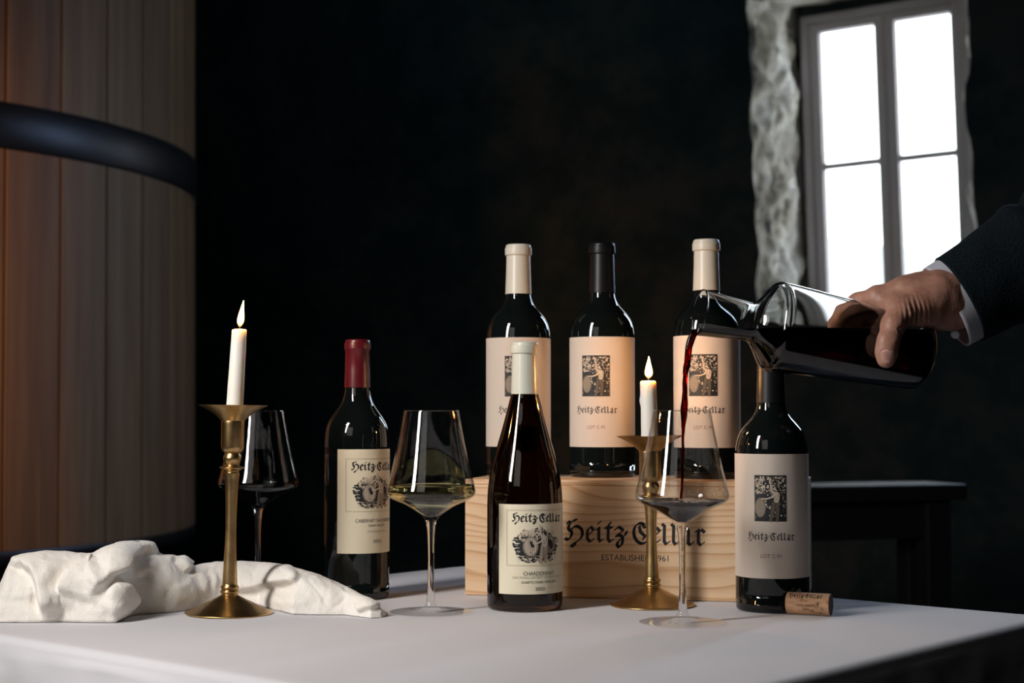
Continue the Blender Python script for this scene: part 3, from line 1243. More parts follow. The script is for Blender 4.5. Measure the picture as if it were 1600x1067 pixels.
# lettering position from pixels 883..1102, baseline 848
def on_crate(px, py):
    nrm = Vector((cdir.y, -cdir.x, 0))
    p = hit(px, py, c0, nrm)
    return (p - c0).dot(cdir) * 1000, (p.z - c0.z) * 1000


xa, ya = on_crate(882.5, 846.5)
xb, yb = on_crate(1102, 849)
lay = [('ink', blackletter(xb - xa, xa, (ya + yb) / 2 - .5, nib=33, thin=11))]
xe0, ye = on_crate(940, 875)
xe1, _ = on_crate(1044.5, 875)
lay.append(('ink', text_polys('ESTABLISHED 1961', xe1 - xe0, (xe0 + xe1) / 2, ye)))
link('lettering', print_mesh(lay, lambda x, z, off: (x, -off, z), 'crate_lettering', .0001, .00003), crate)


# ------------------------------------------------------------ bottles
def place(px, Z, z=TZ):
    return Vector(((px - 800) / F * Z, Z, z))


def bottle_rot(loc, deg):
    return (0, 0, math.radians(deg) - math.atan2(loc.x, loc.y))


def mm(prof):
    return [(r / 1000, z / 1000) for r, z in prof]


LOT_PROF = [(0, 3), (30, 2.2), (36, .4), (38.5, 0), (40.4, 1.2), (41.3, 4), (41.5, 10), (41.5, 20), (41.5, 155), (41.48, 164), (41.38, 172)]
LOT_PROF += [(41.05, 180), (40.1, 188), (37.9, 196.5), (33.8, 204.5), (27.6, 212), (21.8, 218.5), (18.2, 225), (16.4, 231), (15.6, 240), (14.8, 282), (14.6, 294), (0, 294)]
CAB_PROF = [(0, 3), (28, 2.2), (34, .4), (36.5, 0), (38.4, 1.2), (39.3, 4), (39.5, 10), (39.5, 20), (39.5, 168), (39.48, 178), (39.35, 187), (38.95, 195.5), (37.8, 203.5), (35.6, 210.5), (31.4, 218), (25.6, 226), (20.2, 234), (16.9, 242), (15.2, 251), (14.8, 259), (14.2, 295), (14, 307), (0, 307)]
CH_PROF = [(0, 4), (30, 3), (37, .5), (40, 0), (42, 1.3), (43, 4.5), (43.4, 10), (43.4, 20), (43.4, 105), (43.4, 115), (43.2, 124), (42.3, 138), (39.6, 156), (35.3, 173), (30.6, 189.5), (26, 205.5), (22.0, 220.5), (18.3, 235), (15.8, 245), (14.6, 256), (14.0, 285), (13.8, 298), (0, 298)]


def smooth_prof(p, n=3):
    """spline through the shoulder part only"""
    out = spline([(a, b) for a, b in p], n)
    return [(max(a, 0.0) if 0 < i < len(out) - 1 else 0.0, b) for i, (a, b) in enumerate(out)]


def capsule_prof(r0, z0, r1, z1, lip, liph):
    """sleeve from z0 (bottom) to z1 (top) with a raised collar of height liph"""
    return [(r0, z0), (r0 + .3, z0 + .2), (lerp(r0, r1, .5), lerp(z0, z1 - liph, .5)), (r1, z1 - liph - 1.2), (lip, z1 - liph), (lip + .2, z1 - liph + 2), (lip + .1, z1 - liph * .35),
            (lip - .9, z1 - liph * .30), (lip - 1.0, z1 - 1.6), (lip - 2.4, z1 - .2), (lip - 4.5, z1), (0, z1)]


_mc = {}


def bottle(kind, px, Z, zb, deg, cap_mat, label, cat='bottle', group=None):
    loc = place(px, Z, zb)
    root = thing('wine_bottle', loc, label, cat, bottle_rot(loc, deg), group)
    if kind not in _mc:
        pr = {'lot': LOT_PROF, 'cab': CAB_PROF, 'chard': CH_PROF}[kind]
        V, Fc = lathe(mm(smooth_prof(pr)), 96)
        d = {}
        if kind == 'chard':
            inner = [(0, 12), (25, 9), (36, 6), (39.5, 9), (40.4, 14), (40.4, 24), (40.4, 105), (40.4, 115), (40.2, 124), (39.4, 137), (36.6, 156), (32.3, 173), (27.6, 189.5), (23, 205.5), (19.0, 220.5), (15.3, 235), (12.8, 245), (11.6, 256), (11.0, 285), (10.8, 293), (0, 293)]
            Vi, Fi = lathe(mm(smooth_prof(inner)), 96)
            nV = len(V)
            V = list(V) + list(Vi)
            Fc = list(Fc) + [tuple(i + nV for i in f)[::-1] for f in Fi]
            d['body'] = mesh_of('bottle_body', V, Fc, M['amber'])
            wp = [(0, 11.9), (25, 8.9), (36, 5.9), (39.6, 8.9), (40.6, 14), (40.6, 122), (39.8, 137), (36.8, 156), (32.5, 173), (27.8, 189.5), (23.2, 205.5), (21.4, 211), (0, 211)]
            Vw, Fw = lathe(mm(wp), 64)
            d['wine'] = fix_normals(mesh_of('wine', Vw, Fw, M['white_wine']))
        else:
            d['body'] = mesh_of('bottle_body', V, Fc, M['black_glass'])
        if kind == 'lot':
            cpz = capsule_prof(16.6, 234.5, 15.4, 299, 17.3, 14)
            r, a, z0, z1 = 41.7, 96, 38.5, 177
        elif kind == 'cab':
            cpz = capsule_prof(15.6, 253.5, 14.8, 312.5, 15.9, 13)
            r, a, z0, z1 = 39.7, 74, 55.6, 179.5
        else:
            cpz = capsule_prof(15.6, 243.5, 14.6, 304.8, 16.4, 13)
            r, a, z0, z1 = 43.6, 65, 20, 120.5
        Vc, Fcc = lathe(mm(cpz), 64)
        d['cap'] = (Vc, Fcc)
        R = r / 1000
        w = math.radians(a) * r
        V, Fc = [], []
        nn = 48
        for zz in (z0, z1):
            for i in range(nn + 1):
                an = math.radians(-a + 2 * a * i / nn)
                V.append((R * math.sin(an), -R * math.cos(an), zz / 1000))
        for zz in (z0, z1):
            for i in range(nn + 1):
                an = math.radians(-a + 2 * a * i / nn)
                V.append(((R - .0003) * math.sin(an), -(R - .0003) * math.cos(an), zz / 1000))
        q = nn + 1
        for i in range(nn):
            Fc += [(i, i + 1, q + i + 1, q + i), (i, 2 * q + i, 2 * q + i + 1, i + 1), (q + i, q + i + 1, 3 * q + i + 1, 3 * q + i)]
        Fc += [(0, q, 3 * q, 2 * q), (nn, 2 * q + nn, 3 * q + nn, q + nn)]
        d['label'] = sharp(mesh_of('label', V, Fc, M['lot_label'] if kind == 'lot' else M['cream_label']))
        cm = cyl_map(R)
        if kind == 'lot':
            ew, eh = 37.0, 51.5
            en = [(k, [[(x - ew / 2 - .5, y + 102) for x, y in p] for p in ps]) for k, ps in engraving(ew, eh, True, 3)]
            d['eng'] = print_mesh(en, cm, 'engraving')
            le = [('ink', blackletter(54.5, -27.5, 81.5, nib=34, thin=9)), ('ink_red', text_polys('LOT C-91', 23, -.3, 61.5, 4.4))]
            d['let'] = print_mesh(le, cm, 'lettering')
        else:
            if kind == 'cab':
                s_ = .7645
                zz = lambda y: (937.4 - y) * s_
                fx, fy0, fy1 = math.radians(58) * r, zz(800), zz(717)
                names = [('ink', 'CABERNET SAUVIGNON', 56, 816.5, 4.6), ('ink', 'NAPA VALLEY', 24, 823.3, 3.2), ('ink_grey', 'ESTABLISHED 1961', 27, 832, 2.4), ('ink', '2022', 12, 848.2, 4.0)]
                ty, ey0, ey1, tw = 735.5, 796, 739, 66
            else:
                s_ = .721
                zz = lambda y: (955 - y) * s_
                fx, fy0, fy1 = math.radians(51) * r, zz(883.5), zz(796.5)
                names = [('ink', 'CHARDONNAY', 38.5, 898, 4.8), ('ink_grey', 'OAK KNOLL DISTRICT OF NAPA VALLEY', 64, 903.2, 3.2), ('ink', '\u00b7 QUARTZ CREEK VINEYARD \u00b7', 47, 910.4, 2.9), ('ink', '2022', 11.4, 921.3, 4.0)]
                ty, ey0, ey1, tw = 815.5, 880, 819, 64
            g = .35
            fr_ = grid_rect(-fx, fx, fy1 - g, fy1, 24) + grid_rect(-fx, fx, fy0, fy0 + g, 24) + grid_rect(-fx, -fx + g, fy0, fy1, 1) + grid_rect(fx - g, fx, fy0, fy1, 1)
            fr2 = grid_rect(-fx + .9, fx - .9, fy1 - 1.1, fy1 - .9, 24) + grid_rect(-fx + .9, fx - .9, fy0 + .9, fy0 + 1.1, 24) + grid_rect(-fx + .9, -fx + 1.1, fy0 + .9, fy1 - .9, 1) + grid_rect(fx - 1.1, fx - .9, fy0 + .9, fy1 - .9, 1)
            le = [('ink_gold', fr_ + fr2), ('ink', blackletter(tw, -tw / 2, zz(ty), nib=40, thin=12))]
            for k, t, wd, yy, hh in names:
                le.append((k, text_polys(t, wd, 0, zz(yy), hh * .93)))
            d['let'] = print_mesh(le, cm, 'lettering')
            eh = (ey0 - ey1) * s_ * 1.05
            ew = eh * 1.32
            en = [(k, [[(x - ew * .54, y + zz(ey0)) for x, y in p] for p in ps]) for k, ps in engraving(ew, eh, False, 5)]
            d['eng'] = print_mesh(en, cm, 'engraving', .00024)
        _mc[kind] = d
    d = _mc[kind]
    link('bottle_body', d['body'], root)
    if 'wine' in d:
        link('wine', d['wine'], root)
    key = kind + cap_mat
    if key not in _mc:
        _mc[key] = sharp(mesh_of('capsule', *d['cap'], M[cap_mat]), 50)
    link('capsule', _mc[key], root)
    lb = link('label', d['label'], root)
    link('engraving', d['eng'], lb)
    link('lettering', d['let'], lb)
    return root


CT = TZ + .0005 + cz
bottle('lot', 810, 2.065, CT, 1.5, 'cream_cap', 'red wine bottle with cream capsule standing at the left end of the crate', group='bottles standing on the crate')
bottle('lot', 941, 2.045, CT, -11, 'black_cap', 'red wine bottle with black capsule standing in the middle of the crate', group='bottles standing on the crate')
bottle('lot', 1104.5, 2.005, CT, -6, 'cream_cap', 'red wine bottle with cream capsule on the crate behind the tilted decanter', group='bottles standing on the crate')
bottle('lot', 1204.5, 1.832, TZ + .0005, -1.3, 'black_cap', 'red wine bottle standing on the cloth beside the cork, neck behind the decanter', group='bottles standing on the tablecloth')
bottle('cab', 558.5, 1.951, TZ + .0005, 38, 'red_cap', 'red wine bottle with burgundy capsule and framed cream label by the napkin', group='bottles standing on the tablecloth')
bottle('chard', 820, 1.845, TZ + .0005, 23, 'pale_cap', 'sloping shouldered amber white wine bottle with pale capsule before the crate', group='bottles standing on the tablecloth')

# ------------------------------------------------------------ wine glasses
OUT = [(30.8, 225.3), (31.1, 224.6), (34.6, 205), (38.6, 185), (43.0, 165), (47.3, 148), (49.6, 139), (50.0, 134.5), (48.6, 130.5), (44.2, 127), (38.0, 124.0), (31, 121.0), (24.5, 117.6), (18.5, 113.8), (12.8, 110.0), (8.6, 106.6), (6.4, 103.0)]
INN = [(30.2, 225.3), (30.2, 224.4), (33.7, 205), (37.7, 185), (42.1, 165), (46.4, 148), (48.7, 139), (49.1, 135), (47.6, 131.5), (43.4, 128.0), (37.3, 125.0), (30.4, 121.9), (23.8, 118.5), (17.7, 114.7), (12.0, 111.0), (6.6, 107.8), (0, 106.5)]
STEM = [(6.4, 103.0), (5.2, 98), (4.4, 90), (3.7, 75), (3.5, 55), (3.7, 35), (4.3, 20), (5.2, 12)]
FOOT = [(5.2, 12), (6.8, 8.4), (9.8, 6.0), (15, 4.2), (24, 2.9), (36, 2.1), (45.2, 1.7), (46.2, 1.2), (46.2, .6), (45, .25), (30, .2), (0, .2)]


def inner_r(z):
    pts = sorted([(b, a) for a, b in INN[1:]])
    for (z0, r0), (z1, r1) in zip(pts[:-1], pts[1:]):
        if z0 <= z <= z1:
            return lerp(r0, r1, (z - z0) / max(z1 - z0, 1e-6))
    return 0


def wine_mesh(level, mat, wobble=0.0, seed=0):
    prof = [(0, 106.3)] + [(a + .15, b - .12) for a, b in INN[::-1] if a > 0 and b < level - .5] + [(inner_r(level) + .15, level)]
    V, Fc = lathe(mm(prof), 72)
    ringi = len(V) - 72
    Vt, Ft = lathe(mm([(inner_r(level) + .15, level), (inner_r(level) - 1.2, level - .5)] + [(inner_r(level) * f, level - .55) for f in (.9, .8, .7, .6, .5, .4, .3, .2, .1)] + [(0, level - .55)]), 72)
    Vt = [Vector(v) for v in Vt]
    if wobble:
        for i, v in enumerate(Vt):
            rr = math.hypot(v.x, v.y) * 1000
            w = min(1, max(0, (inner_r(level) - 1 - rr) / 4))
            v.z += wobble * w * (noise.noise(v * 160 + Vector((0, 0, seed))) + .7 * noise.noise(v * 420)) + .0012 * w * math.cos(rr * .45) * math.exp(-rr / 22)
    n = len(V)
    V = list(V) + Vt
    Fc = list(Fc) + [tuple(k + n for k in f) for f in Ft]
    me = mesh_of('wine', V, Fc, mat)
    bm = bmesh.new()
    bm.from_mesh(me)
    bmesh.ops.remove_doubles(bm, verts=bm.verts, dist=1e-6)
    bmesh.ops.recalc_face_normals(bm, faces=bm.faces)
    for e in bm.edges:
        if len(e.link_faces) == 2 and e.calc_face_angle(0) > 1.0:
            e.smooth = False
    bm.to_mesh(me)
    bm.free()
    return me


_gl = {}


def glass_meshes():
    o = spline(OUT, 4)
    i = spline(INN, 4)
    prof = o[::-1] + [(30.5, 225.6)] + i
    prof[-1] = (0, prof[-1][1])
    V, Fc = lathe(mm(prof), 96)
    _gl['bowl'] = fix_normals(mesh_of('bowl', V, Fc, [M['thin'], M['thin_under'], M['thin_wet']]))
    for p in _gl['bowl'].polygons:      # cup wetted by the wine: weak inner and outer reflections
        if p.center.z < .128:
            p.material_index = 1 if p.normal.z > 0 else 2
    V, Fc = lathe(mm(spline(STEM, 4)), 40)
    _gl['stem'] = mesh_of('stem', V, [f[::-1] for f in Fc], M['glass'])
    fp = spline(FOOT[:-3], 3) + FOOT[-3:]
    V, Fc = lathe(mm(fp), 96)
    _gl['foot'] = fix_normals(mesh_of('foot', V, Fc, [M['thin'], M['thin_under']]))
    for p in _gl['foot'].polygons:
        if p.center.z < .0008:
            p.material_index = 1


glass_meshes()


def wine_glass(px, Z, level, mat, label, wobble=0, drops=0):
    loc = place(px, Z, TZ + .0003)
    root = thing('wine_glass', loc, label, 'glass', group='stemmed wine glasses on the table')
    bowl = link('bowl', _gl['bowl'], root)
    link('stem', _gl['stem'], root)
    link('foot', _gl['foot'], root)
    link('wine', wine_mesh(level, mat, wobble), root)
    if drops:
        r = random.Random(4)
        bm = bmesh.new()
        for k in range(drops):
            z = level + 3 + abs(r.gauss(0, 9))
            a = r.uniform(0, 2 * PI)
            rr = inner_r(z) - .1
            s = r.uniform(.25, .8) / 1000
            mt = Matrix.Translation((rr / 1000 * math.cos(a), rr / 1000 * math.sin(a), z / 1000)) @ Matrix.Diagonal((s, s, s * r.uniform(1, 1.5), 1))
            bmesh.ops.create_icosphere(bm, subdivisions=2, radius=1, matrix=mt)
        me = D.meshes.new('wine_droplets')
        bm.to_mesh(me)
        bm.free()
        me.materials.append(M['glass'])
        me.polygons.foreach_set('use_smooth', [True] * len(me.polygons))
        link('wine_droplets', me, root, kind='stuff')
    return root


wine_glass(674, 1.800, 142.5, M['white_wine'], 'clear stemmed glass half filled with pale white wine')
wine_glass(1065, 1.712, 130.5, M['red_wine'], 'stemmed glass receiving the poured red wine, in front of the crate', .0014, 70)
wine_glass(405, 2.016, 134, M['deep_wine'], 'dark stemmed glass of red wine behind the napkin and taller candlestick')

# ------------------------------------------------------------ candlesticks and candles
CS_LOW = [(0, 0.0), (48.3, 0), (48.9, .8), (48.4, 2.0), (44.0, 3.6), (35.5, 7.2), (27, 11.4), (18.8, 15.4), (12.6, 18.6), (9.4, 20.6), (8.8, 21.6), (9.9, 22.6), (10.4, 24.0), (10.0, 25.4), (8.9, 26.3), (9.5, 27.2), (10.3, 28.8), (9.9, 30.4), (8.6, 31.4), (8.4, 33)]


def stick(px, Z, top, label, grp, tilt):
    loc = place(px, Z, TZ + .0003)
    root = thing('candlestick', loc, label, 'candlestick', (0, tilt, 0), group=grp)
    cut = 0.0
    V, Fc = lathe(mm(spline(CS_LOW[1:-2], 3) + CS_LOW[-2:]), 80)
    V = list(V)
    Vb, Fb = lathe(mm([(0, 0.0), (48.3, 0.0)]), 80)
    n = len(V)
    V += Vb
    Fc = list(Fc) + [tuple(k + n for k in f) for f in Fb]
    link('base', sharp(mesh_of('base', V, Fc, M['brass']), 60), root)
    t = top
    st = [(8.4, 33), (7.6, lerp(33, t - 76, .14)), (6.6, lerp(33, t - 76, .32)), (6.0, lerp(33, t - 76, .52)), (6.5, lerp(33, t - 76, .74)), (7.6, lerp(33, t - 76, .92)), (8.5, t - 77.5), (8.7, t - 76.0)]
    kn = [(8.7, t - 76), (7.8, t - 75.2), (7.9, t - 73.6), (10.8, t - 71.8), (13.7, t - 70.4), (13.9, t - 69.6), (12.6, t - 68.8), (9.2, t - 68), (8.0, t - 66.8), (8.9, t - 64.0), (10.0, t - 60.5), (9.8, t - 57.6), (8.6, t - 54.8), (8.1, t - 53.8)]
    V, Fc = lathe(mm(spline(st, 5)), 48)
    link('stem', mesh_of('stem', V, Fc, M['brass']), root)
    V, Fc = lathe(mm(spline(kn, 3)), 56)
    link('knop', mesh_of('knop', V, Fc, M['brass']), root)
    so = [(8.1, t - 53.8), (10.4, t - 52.2), (12.2, t - 50.0), (12.9, t - 46.6), (12.9, t - 21), (13.1, t - 19.0), (12.9, t - 17.6)]
    pan = [(12.9, t - 17.6), (15.4, t - 15.0), (20.5, t - 10.4), (28, t - 5.6), (38.0, t - .6), (38.7, t), (38.0, t + .2), (27.7, t - 4.6), (20.1, t - 9.2), (14.6, t - 13.6), (11.3, t - 15.4), (11.2, t - 44), (0, t - 44)]
    V, Fc = lathe(mm(so), 56)
    link('socket', mesh_of('socket', V, Fc, M['brass']), root)
    V, Fc = lathe(mm(pan), 80)
    link('drip_pan', sharp(mesh_of('drip_pan', V, Fc, M['brass']), 60), root)
    return loc


def candle(loc, top, hgt, r0, r1, lean_mm, label, flame_h, flame_w, fl_lean, drips):
    z0 = TZ + .0003 + (top - 40) / 1000
    root = thing('candle', (loc.x, loc.y, z0), label, 'candle', group='lit white taper candles')
    H = hgt + 40
    prof = [(0, 0), (r0 * .96, 0), (r0, 1)] + [(lerp(r0, r1, k / 14), H * k / 14 * .985) for k in range(1, 14)] + [(r1, H * .985), (r1 * .98, H - .8), (r1 * .84, H), (r1 * .6, H - .8), (r1 * .3, H - 1.6), (0, H - 1.8)]
    V, Fc = lathe(mm(prof), 48)
    V2 = []
    for v in V:
        v = Vector(v)
        t = max(0, v.z * 1000 - 30) / (H - 30)
        rr = math.hypot(v.x, v.y)
        a = math.atan2(v.y, v.x)
        k = 1 + .012 * noise.noise(Vector((math.cos(a) * 1.5, math.sin(a) * 1.5, v.z * 40)))
        if drips:
            for (da, zt, ln, am) in drips:
                dd = abs((a - da + PI) % (2 * PI) - PI)
                q = (v.z * 1000 - zt)
                k += am * math.exp(-(dd / .22) ** 2) * (math.exp(-(q / 2.5) ** 2) + (.45 if zt < v.z * 1000 < H - 1 else 0))
        v.x *= k
        v.y *= k
        v.x += lean_mm / 1000 * t
        V2.append(v)
    link('wax_body', mesh_of('wax_body', V2, Fc, M['wax']), root)
    tx = lean_mm / 1000
    pts = [(tx, 0, (H - 2) / 1000), (tx + .0003, 0, (H + 2.5) / 1000), (tx + .0012, 0, (H + 5.5) / 1000)]
    V, Fc = tube(pts, [.0008, .0008, .0007], 8)
    link('wick', mesh_of('wick', V, Fc, M['wick']), root)
    # flame
    fp = [(0, 0), (.55, .06), (.88, .16), (1.0, .27), (.93, .40), (.74, .55), (.50, .70), (.28, .84), (.12, .94), (0, 1)]
    fs = spline(fp, 3)
    V, Fc = lathe([(max(a, 0) * flame_w / 2000 if 0 < i < len(fs) - 1 else 0, b * flame_h / 1000) for i, (a, b) in enumerate(fs)], 24)
    V = [Vector((v[0] + fl_lean / 1000 * (v[2] * 1000 / flame_h) ** 1.3, v[1] * .8, v[2])) for v in V]
    fl = link('flame', mesh_of('flame', V, Fc, M['flame']), root, (tx + .0006, 0, (H + 1.8) / 1000))
    pl_ = D.lights.new('flame_light', 'POINT')
    pl_.energy = .34
    pl_.color = (1.0, 0.50, 0.19)
    pl_.shadow_soft_size = .003
    po = D.objects.new('flame_light', pl_)
    COL.objects.link(po)
    po.parent = fl
    po.location = (.001, 0, flame_h * .42 / 1000)


grp = 'brass candlesticks'
l1 = stick(361, 1.796, 232, 'taller brass candlestick standing before the linen napkin', grp, .0125)
l2 = stick(1018, 1.869, 196.5, 'shorter brass candlestick behind the glass being filled', grp, -.0115)
candle(Vector((place(366.6, 1.796).x, 1.796, 0)), 232, 85, 10.0, 8.3, 4.9, 'white candle leaning slightly in the taller candlestick', 31, 8.0, 4.0, None)
candle(Vector((place(1014.6, 1.869).x, 1.869, 0)), 196.5, 64, 10.0, 9.0, -1.4, 'short white candle with wax drips in the shorter candlestick', 27, 9.6, .3, [(PI * .97, 80, 3, .12), (0.1, 66, 3, .10), (-1.2, 92, 3, .06)])

# ------------------------------------------------------------ cork
cr = 12.1 / 1000
CLN = .0485
ck0 = P(1264.5, 955, 1.782)
cork = thing('cork', (ck0.x, ck0.y, TZ + .0004), 'printed wine cork lying on the cloth by the right bottle', 'cork', (0, 0, math.radians(-24)))
V, Fc = lathe([(0, 0), (cr - .0006, 0), (cr, .0007), (cr, CLN - .0007), (cr - .0006, CLN), (0, CLN)], 48)
V = [(v[2] - CLN / 2, v[0], v[1] + cr) for v in V]
me = mesh_of('cork_body', V, Fc, [M['cork'], M['cork_end']])
for p in me.polygons:
    if abs(p.normal.x) > .9:
        p.material_index = 1
sharp(me, 30)
link('cork_body', me, cork)


def cork_map(x, y, off):
    a = y / cr     # 0 faces the camera, positive towards the top
    return (x, -(cr + off) * math.cos(a), cr + (cr + off) * math.sin(a))


le = [('ink', blackletter(37, -20.5, 8.4, nib=40, thin=14)), ('ink', text_polys('NAPA VALLEY', 20.5, -1.5, -1.6, 2.6)), ('ink', text_polys('2022', 6.6, -1.0, -6.0, 2.4)),
      ('ink_mid', [ell(-14.2, -.6, .5, .5, 8), ell(5.6, -5.2, .5, .5, 8), ell(12.2, 1.0, .9, 2.4, 8, .1), ell(17.0, -4.0, .5, 2.6, 8, .5), ell(14.6, -8.2, .7, .9, 8)])]
link('lettering', print_mesh(le, cork_map, 'cork_lettering'), cork)

# ------------------------------------------------------------ decanter
dm = P(1092.5, 488, 1.700)
db = P(1442.5, 554, 1.752)
dax = (db - dm).normalized()
LEN = (db - dm).length
S = LEN / 357.0     # metres per photo pixel along the axis
DOUT = [(34.5, 0), (33.2, 14), (31.6, 34), (30.0, 54), (29.0, 68), (28.8, 76), (31.4, 84), (40.5, 93), (52.5, 102), (62.5, 109.5), (66.6, 115), (67.2, 121), (66.6, 132), (63.0, 200), (59.2, 270), (55.6, 335), (53.8, 347), (49.5, 354), (42, 357.2), (20, 357.6), (0, 356)]
DIN = [(33.2, 0), (31.9, 14), (30.2, 34), (28.5, 54), (27.4, 68), (27.1, 76), (29.4, 84.6), (38.8, 94.4), (50.6, 103.6), (60.4, 110.8), (64.4, 116.4), (65.0, 121.6), (64.4, 132), (60.8, 200), (57.0, 270), (53.2, 332), (51.2, 342), (46.8, 347.6), (38, 350), (20, 350), (0, 349)]
zq = dax.to_track_quat('Z', 'Y')
DM = Matrix.Translation(dm) @ zq.to_matrix().to_4x4()
dec = thing('decanter', (dm + db) / 2, 'glass decanter of red wine tilted in the hand, pouring into a glass', 'decanter')
# level of the wine inside
lvl = P(1120, 514.0, 1.705).z


def to_dec(V):
    return [DM @ Vector(v) for v in V]


def sub(V, o):
    return [Vector(v) - Vector(o.location) for v in V]


o_ = spline(DOUT, 4)
i_ = spline(DIN, 4)
o_[-1] = (0, o_[-1][1])
i_[-1] = (0, i_[-1][1])
prof = o_[::-1] + [(33.85, -.6)] + i_
V, Fc = lathe([(max(r, 0) * S, z * S) for r, z in prof], 96)
V = to_dec(V)
me = fix_normals(mesh_of('glass_body', sub(V, dec), Fc, M['glass']))
link('glass_body', me, dec)
# wine: inner volume cut by the level
wi = [(r + .25 if r > 0 else 0, z) for r, z in i_]
V, Fc = lathe([(max(r, 0) * S, z * S) for r, z in ([(0, 0)] + wi)], 96)
bm = bmesh.new()
bv = [bm.verts.new(v) for v in to_dec(V)]
for f in Fc:
    try:
        bm.faces.new([bv[k] for k in f])
    except ValueError:
        pass
bmesh.ops.remove_doubles(bm, verts=bm.verts, dist=1e-7)
bmesh.ops.recalc_face_normals(bm, faces=bm.faces)
r_ = bmesh.ops.bisect_plane(bm, geom=bm.verts[:] + bm.edges[:] + bm.faces[:], plane_co=(0, 0, lvl), plane_no=(0, 0, 1), clear_outer=True)
ed = [e for e in r_['geom_cut'] if isinstance(e, bmesh.types.BMEdge)]
bmesh.ops.holes_fill(bm, edges=[e for e in bm.edges if e.is_boundary], sides=0)
bmesh.ops.triangulate(bm, faces=[f for f in bm.faces if len(f.verts) > 4])
bmesh.ops.recalc_face_normals(bm, faces=bm.faces)
for f in bm.faces:
    f.smooth = True
for e in bm.edges:
    if len(e.link_faces) == 2 and e.calc_face_angle(0) > .6:
        e.smooth = False
for v in bm.verts:
    v.co -= Vector(dec.location)
me = D.meshes.new('wine')
bm.to_mesh(me)
bm.free()
me.materials.append(M['deep_wine'])
link('wine', me, dec)

# poured stream
sp_px = [(1092, 519, 3.4), (1085, 521, 4.2), (1080, 530, 5.6), (1076.5, 542, 6.2), (1074.5, 556, 6.6), (1073, 570, 5.6), (1071, 586, 3.6), (1070, 604, 3.2), (1069.5, 622, 3.6), (1069.5, 640, 4.6), (1068.5, 656, 4.0), (1067, 672, 3.0),
         (1067, 690, 2.5), (1067, 708, 2.7), (1066.5, 726, 2.4), (1066, 745, 1.8), (1065.5, 762, 1.6), (1065, 779, 1.9)]
sps = spline(sp_px, 5)
pts, rad = [], []
for k, (x, y, r) in enumerate(sps):
    pts.append(P(x + 1.2 * noise.noise(Vector((0, y * .06, 1))), y, 1.7035 + .0085 * min(1, max(0, (y - 520) / 200))))
    rad.append(r / 1460)
V, Fc = tube(pts, lambda i, an: rad[i] * (1 + .28 * math.cos(2 * an + i * .16) + .12 * math.cos(3 * an - i * .33)), 20)
me = fix_normals(mesh_of('wine_stream', V, Fc, M['stream_wine']))
so_ = link('wine_stream', me)
tag(so_, 'thin stream of red wine falling from the decanter mouth into the glass', 'wine')

# ------------------------------------------------------------ the person's arm and hand


